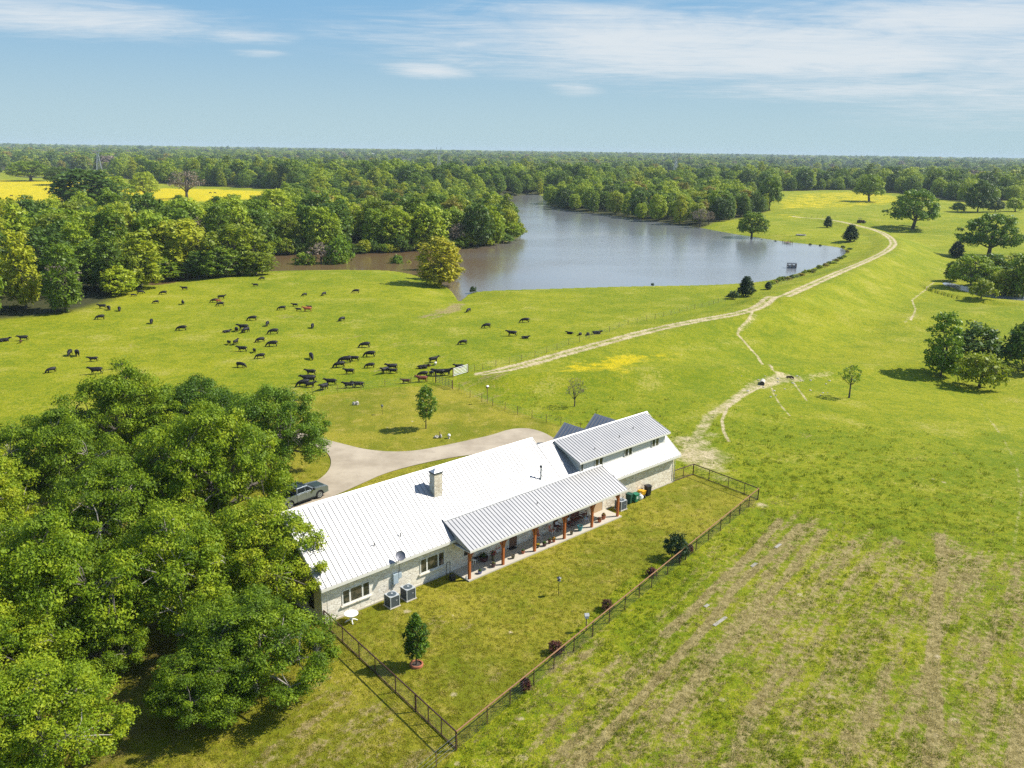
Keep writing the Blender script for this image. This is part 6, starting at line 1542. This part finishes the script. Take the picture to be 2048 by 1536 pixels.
# ------------------------------------------------------------------ grass tufts
def blade_tuft(n, h, w, spread, seed, mat, lean=.5):
    r = np.random.default_rng(seed); V = []; Qs = []
    for i in range(n):
        a = r.random()*6.28; b = r.random()*6.28; p = np.array([math.cos(a), math.sin(a), 0])*spread*math.sqrt(r.random()); d = np.array([math.cos(b), math.sin(b), 0]); t_ = np.array([-d[1], d[0], 0])
        hh = h*r.uniform(.5, 1.1); ln = lean*hh*r.random(); k = len(V)
        V += [p-t_*w, p+t_*w, p+d*ln*.45+t_*w*.8+[0, 0, hh*.6], p+d*ln*.45-t_*w*.8+[0, 0, hh*.6], p+d*ln+t_*w*.25+[0, 0, hh*.92], p+d*ln-t_*w*.25+[0, 0, hh*.92]]; Qs += [(k, k+1, k+2, k+3), (k+3, k+2, k+4, k+5)]
    return np_mesh('tuft', np.array(V), np.array(Qs), [mat])
G_grn = foliage('fresh_grass', [(.10, .155, .007), (.19, .235, .012), (.31, .32, .025)], .5, .6, .2, 1., .7)
G_dry = foliage('dry_grass', [(.24, .18, .065), (.40, .31, .13), (.54, .43, .21)], .4, .7, .2, 1., .7)
G_lwn = foliage('lawn_grass', [(.20, .225, .010), (.31, .295, .016), (.44, .36, .07)], .5, .6, .2, 1., .7)
TUFT = [blade_tuft(12, .13, .014, .16, 1, G_grn), blade_tuft(14, .17, .014, .22, 2, G_grn), blade_tuft(12, .11, .013, .18, 3, G_dry), blade_tuft(10, .15, .012, .2, 4, G_dry), blade_tuft(16, .085, .014, .17, 5, G_lwn), blade_tuft(20, .07, .014, .22, 6, G_lwn), blade_tuft(16, .24, .02, .26, 7, G_grn)]
def scatter_grass():
    r = np.random.default_rng(8); n = 300000
    a = np.radians(r.uniform(-36, 36, n)); d = 30*np.exp(r.random(n)*math.log(150/30.)); x, y = d*np.sin(a), d*np.cos(a)
    hu = (x-HA[0])*HU[0]+(y-HA[1])*HU[1]; hv = (x-HA[0])*HV[0]+(y-HA[1])*HV[1]
    ok = ~((hu > -.1) & (hu < 45.2) & (hv > -.2) & (hv < 10.7)) & ~((hu > 12.8) & (hu < 33.5) & (hv > -2.6) & (hv < 1)) & ~inside(x, y, pts_drive)
    ti = np.clip(np.searchsorted(np.radians(th), a)-1, 0, nth-1); ri = np.clip(np.searchsorted(rr, d)-1, 0, nr-1); idx = ri*nth+ti
    dz, bz, lz = Z_dirt[idx], Z_brown[idx], Z_lawn[idx]
    ok &= r.random(n) > dz*1.3
    cl = fbm(x/.9, y/.9, 3, 51); cb = fbm(x/3.5, y/3.5, 3, 52)
    lawn = (lz > .5)
    ok &= np.where(lawn, r.random(n) < .35*(1-ss(60, 105, d)), (cl*.5+.5*r.random(n) > .52) & (r.random(n) < .62*(1-ss(55, 130, d))))
    dry = (bz*1.0+(cb-.5)*1.6+r.normal(size=n)*.18) > .52
    ok &= ~(dry & (r.random(n) < .35))
    x, y, dry, lawn, d, cb = x[ok], y[ok], dry[ok], lawn[ok], d[ok], cb[ok]; m = len(x)
    pick = np.where(lawn, r.integers(4, 6, m), np.where(dry, r.integers(2, 4, m), r.integers(0, 2, m)))
    pick = np.where(~lawn & ~dry & (cb > .58) & (r.random(m) < .04), 6, pick)
    pick = np.where(lawn & (r.random(m) < .04), 2, pick)
    z = T(x, y)
    o = gn_scatter('grass', np.stack([x, y, z-.01], 1), r.random(m)*6.28, r.uniform(.7, 1.4, m)*np.clip(d/70, .9, 1.6), pick, TUFT)
    tag(o, 'tufty pasture grass and mown lawn round the farmhouse', 'grass', kind='stuff'); print('TUFTS', m)
pts_drive = pts_d
scatter_grass()

# ------------------------------------------------------------------ haze
hm = bpy.data.materials.new('haze'); hm.use_nodes = True; t = NT(hm.node_tree); out = t.node('ShaderNodeOutputMaterial')
pv = t.node('ShaderNodeVolumePrincipled'); pv.inputs['Color'].default_value = (.72, .87, .96, 1); pv.inputs['Density'].default_value = .000085; pv.inputs['Anisotropy'].default_value = .0
t.l.new(pv.outputs[0], out.inputs['Volume'])
ho = MB().box(-8600, 8600, -300, 9400, -14, 52).build('haze', hm); tag(ho, 'thin blue air haze over the far woods', 'haze', kind='stuff')
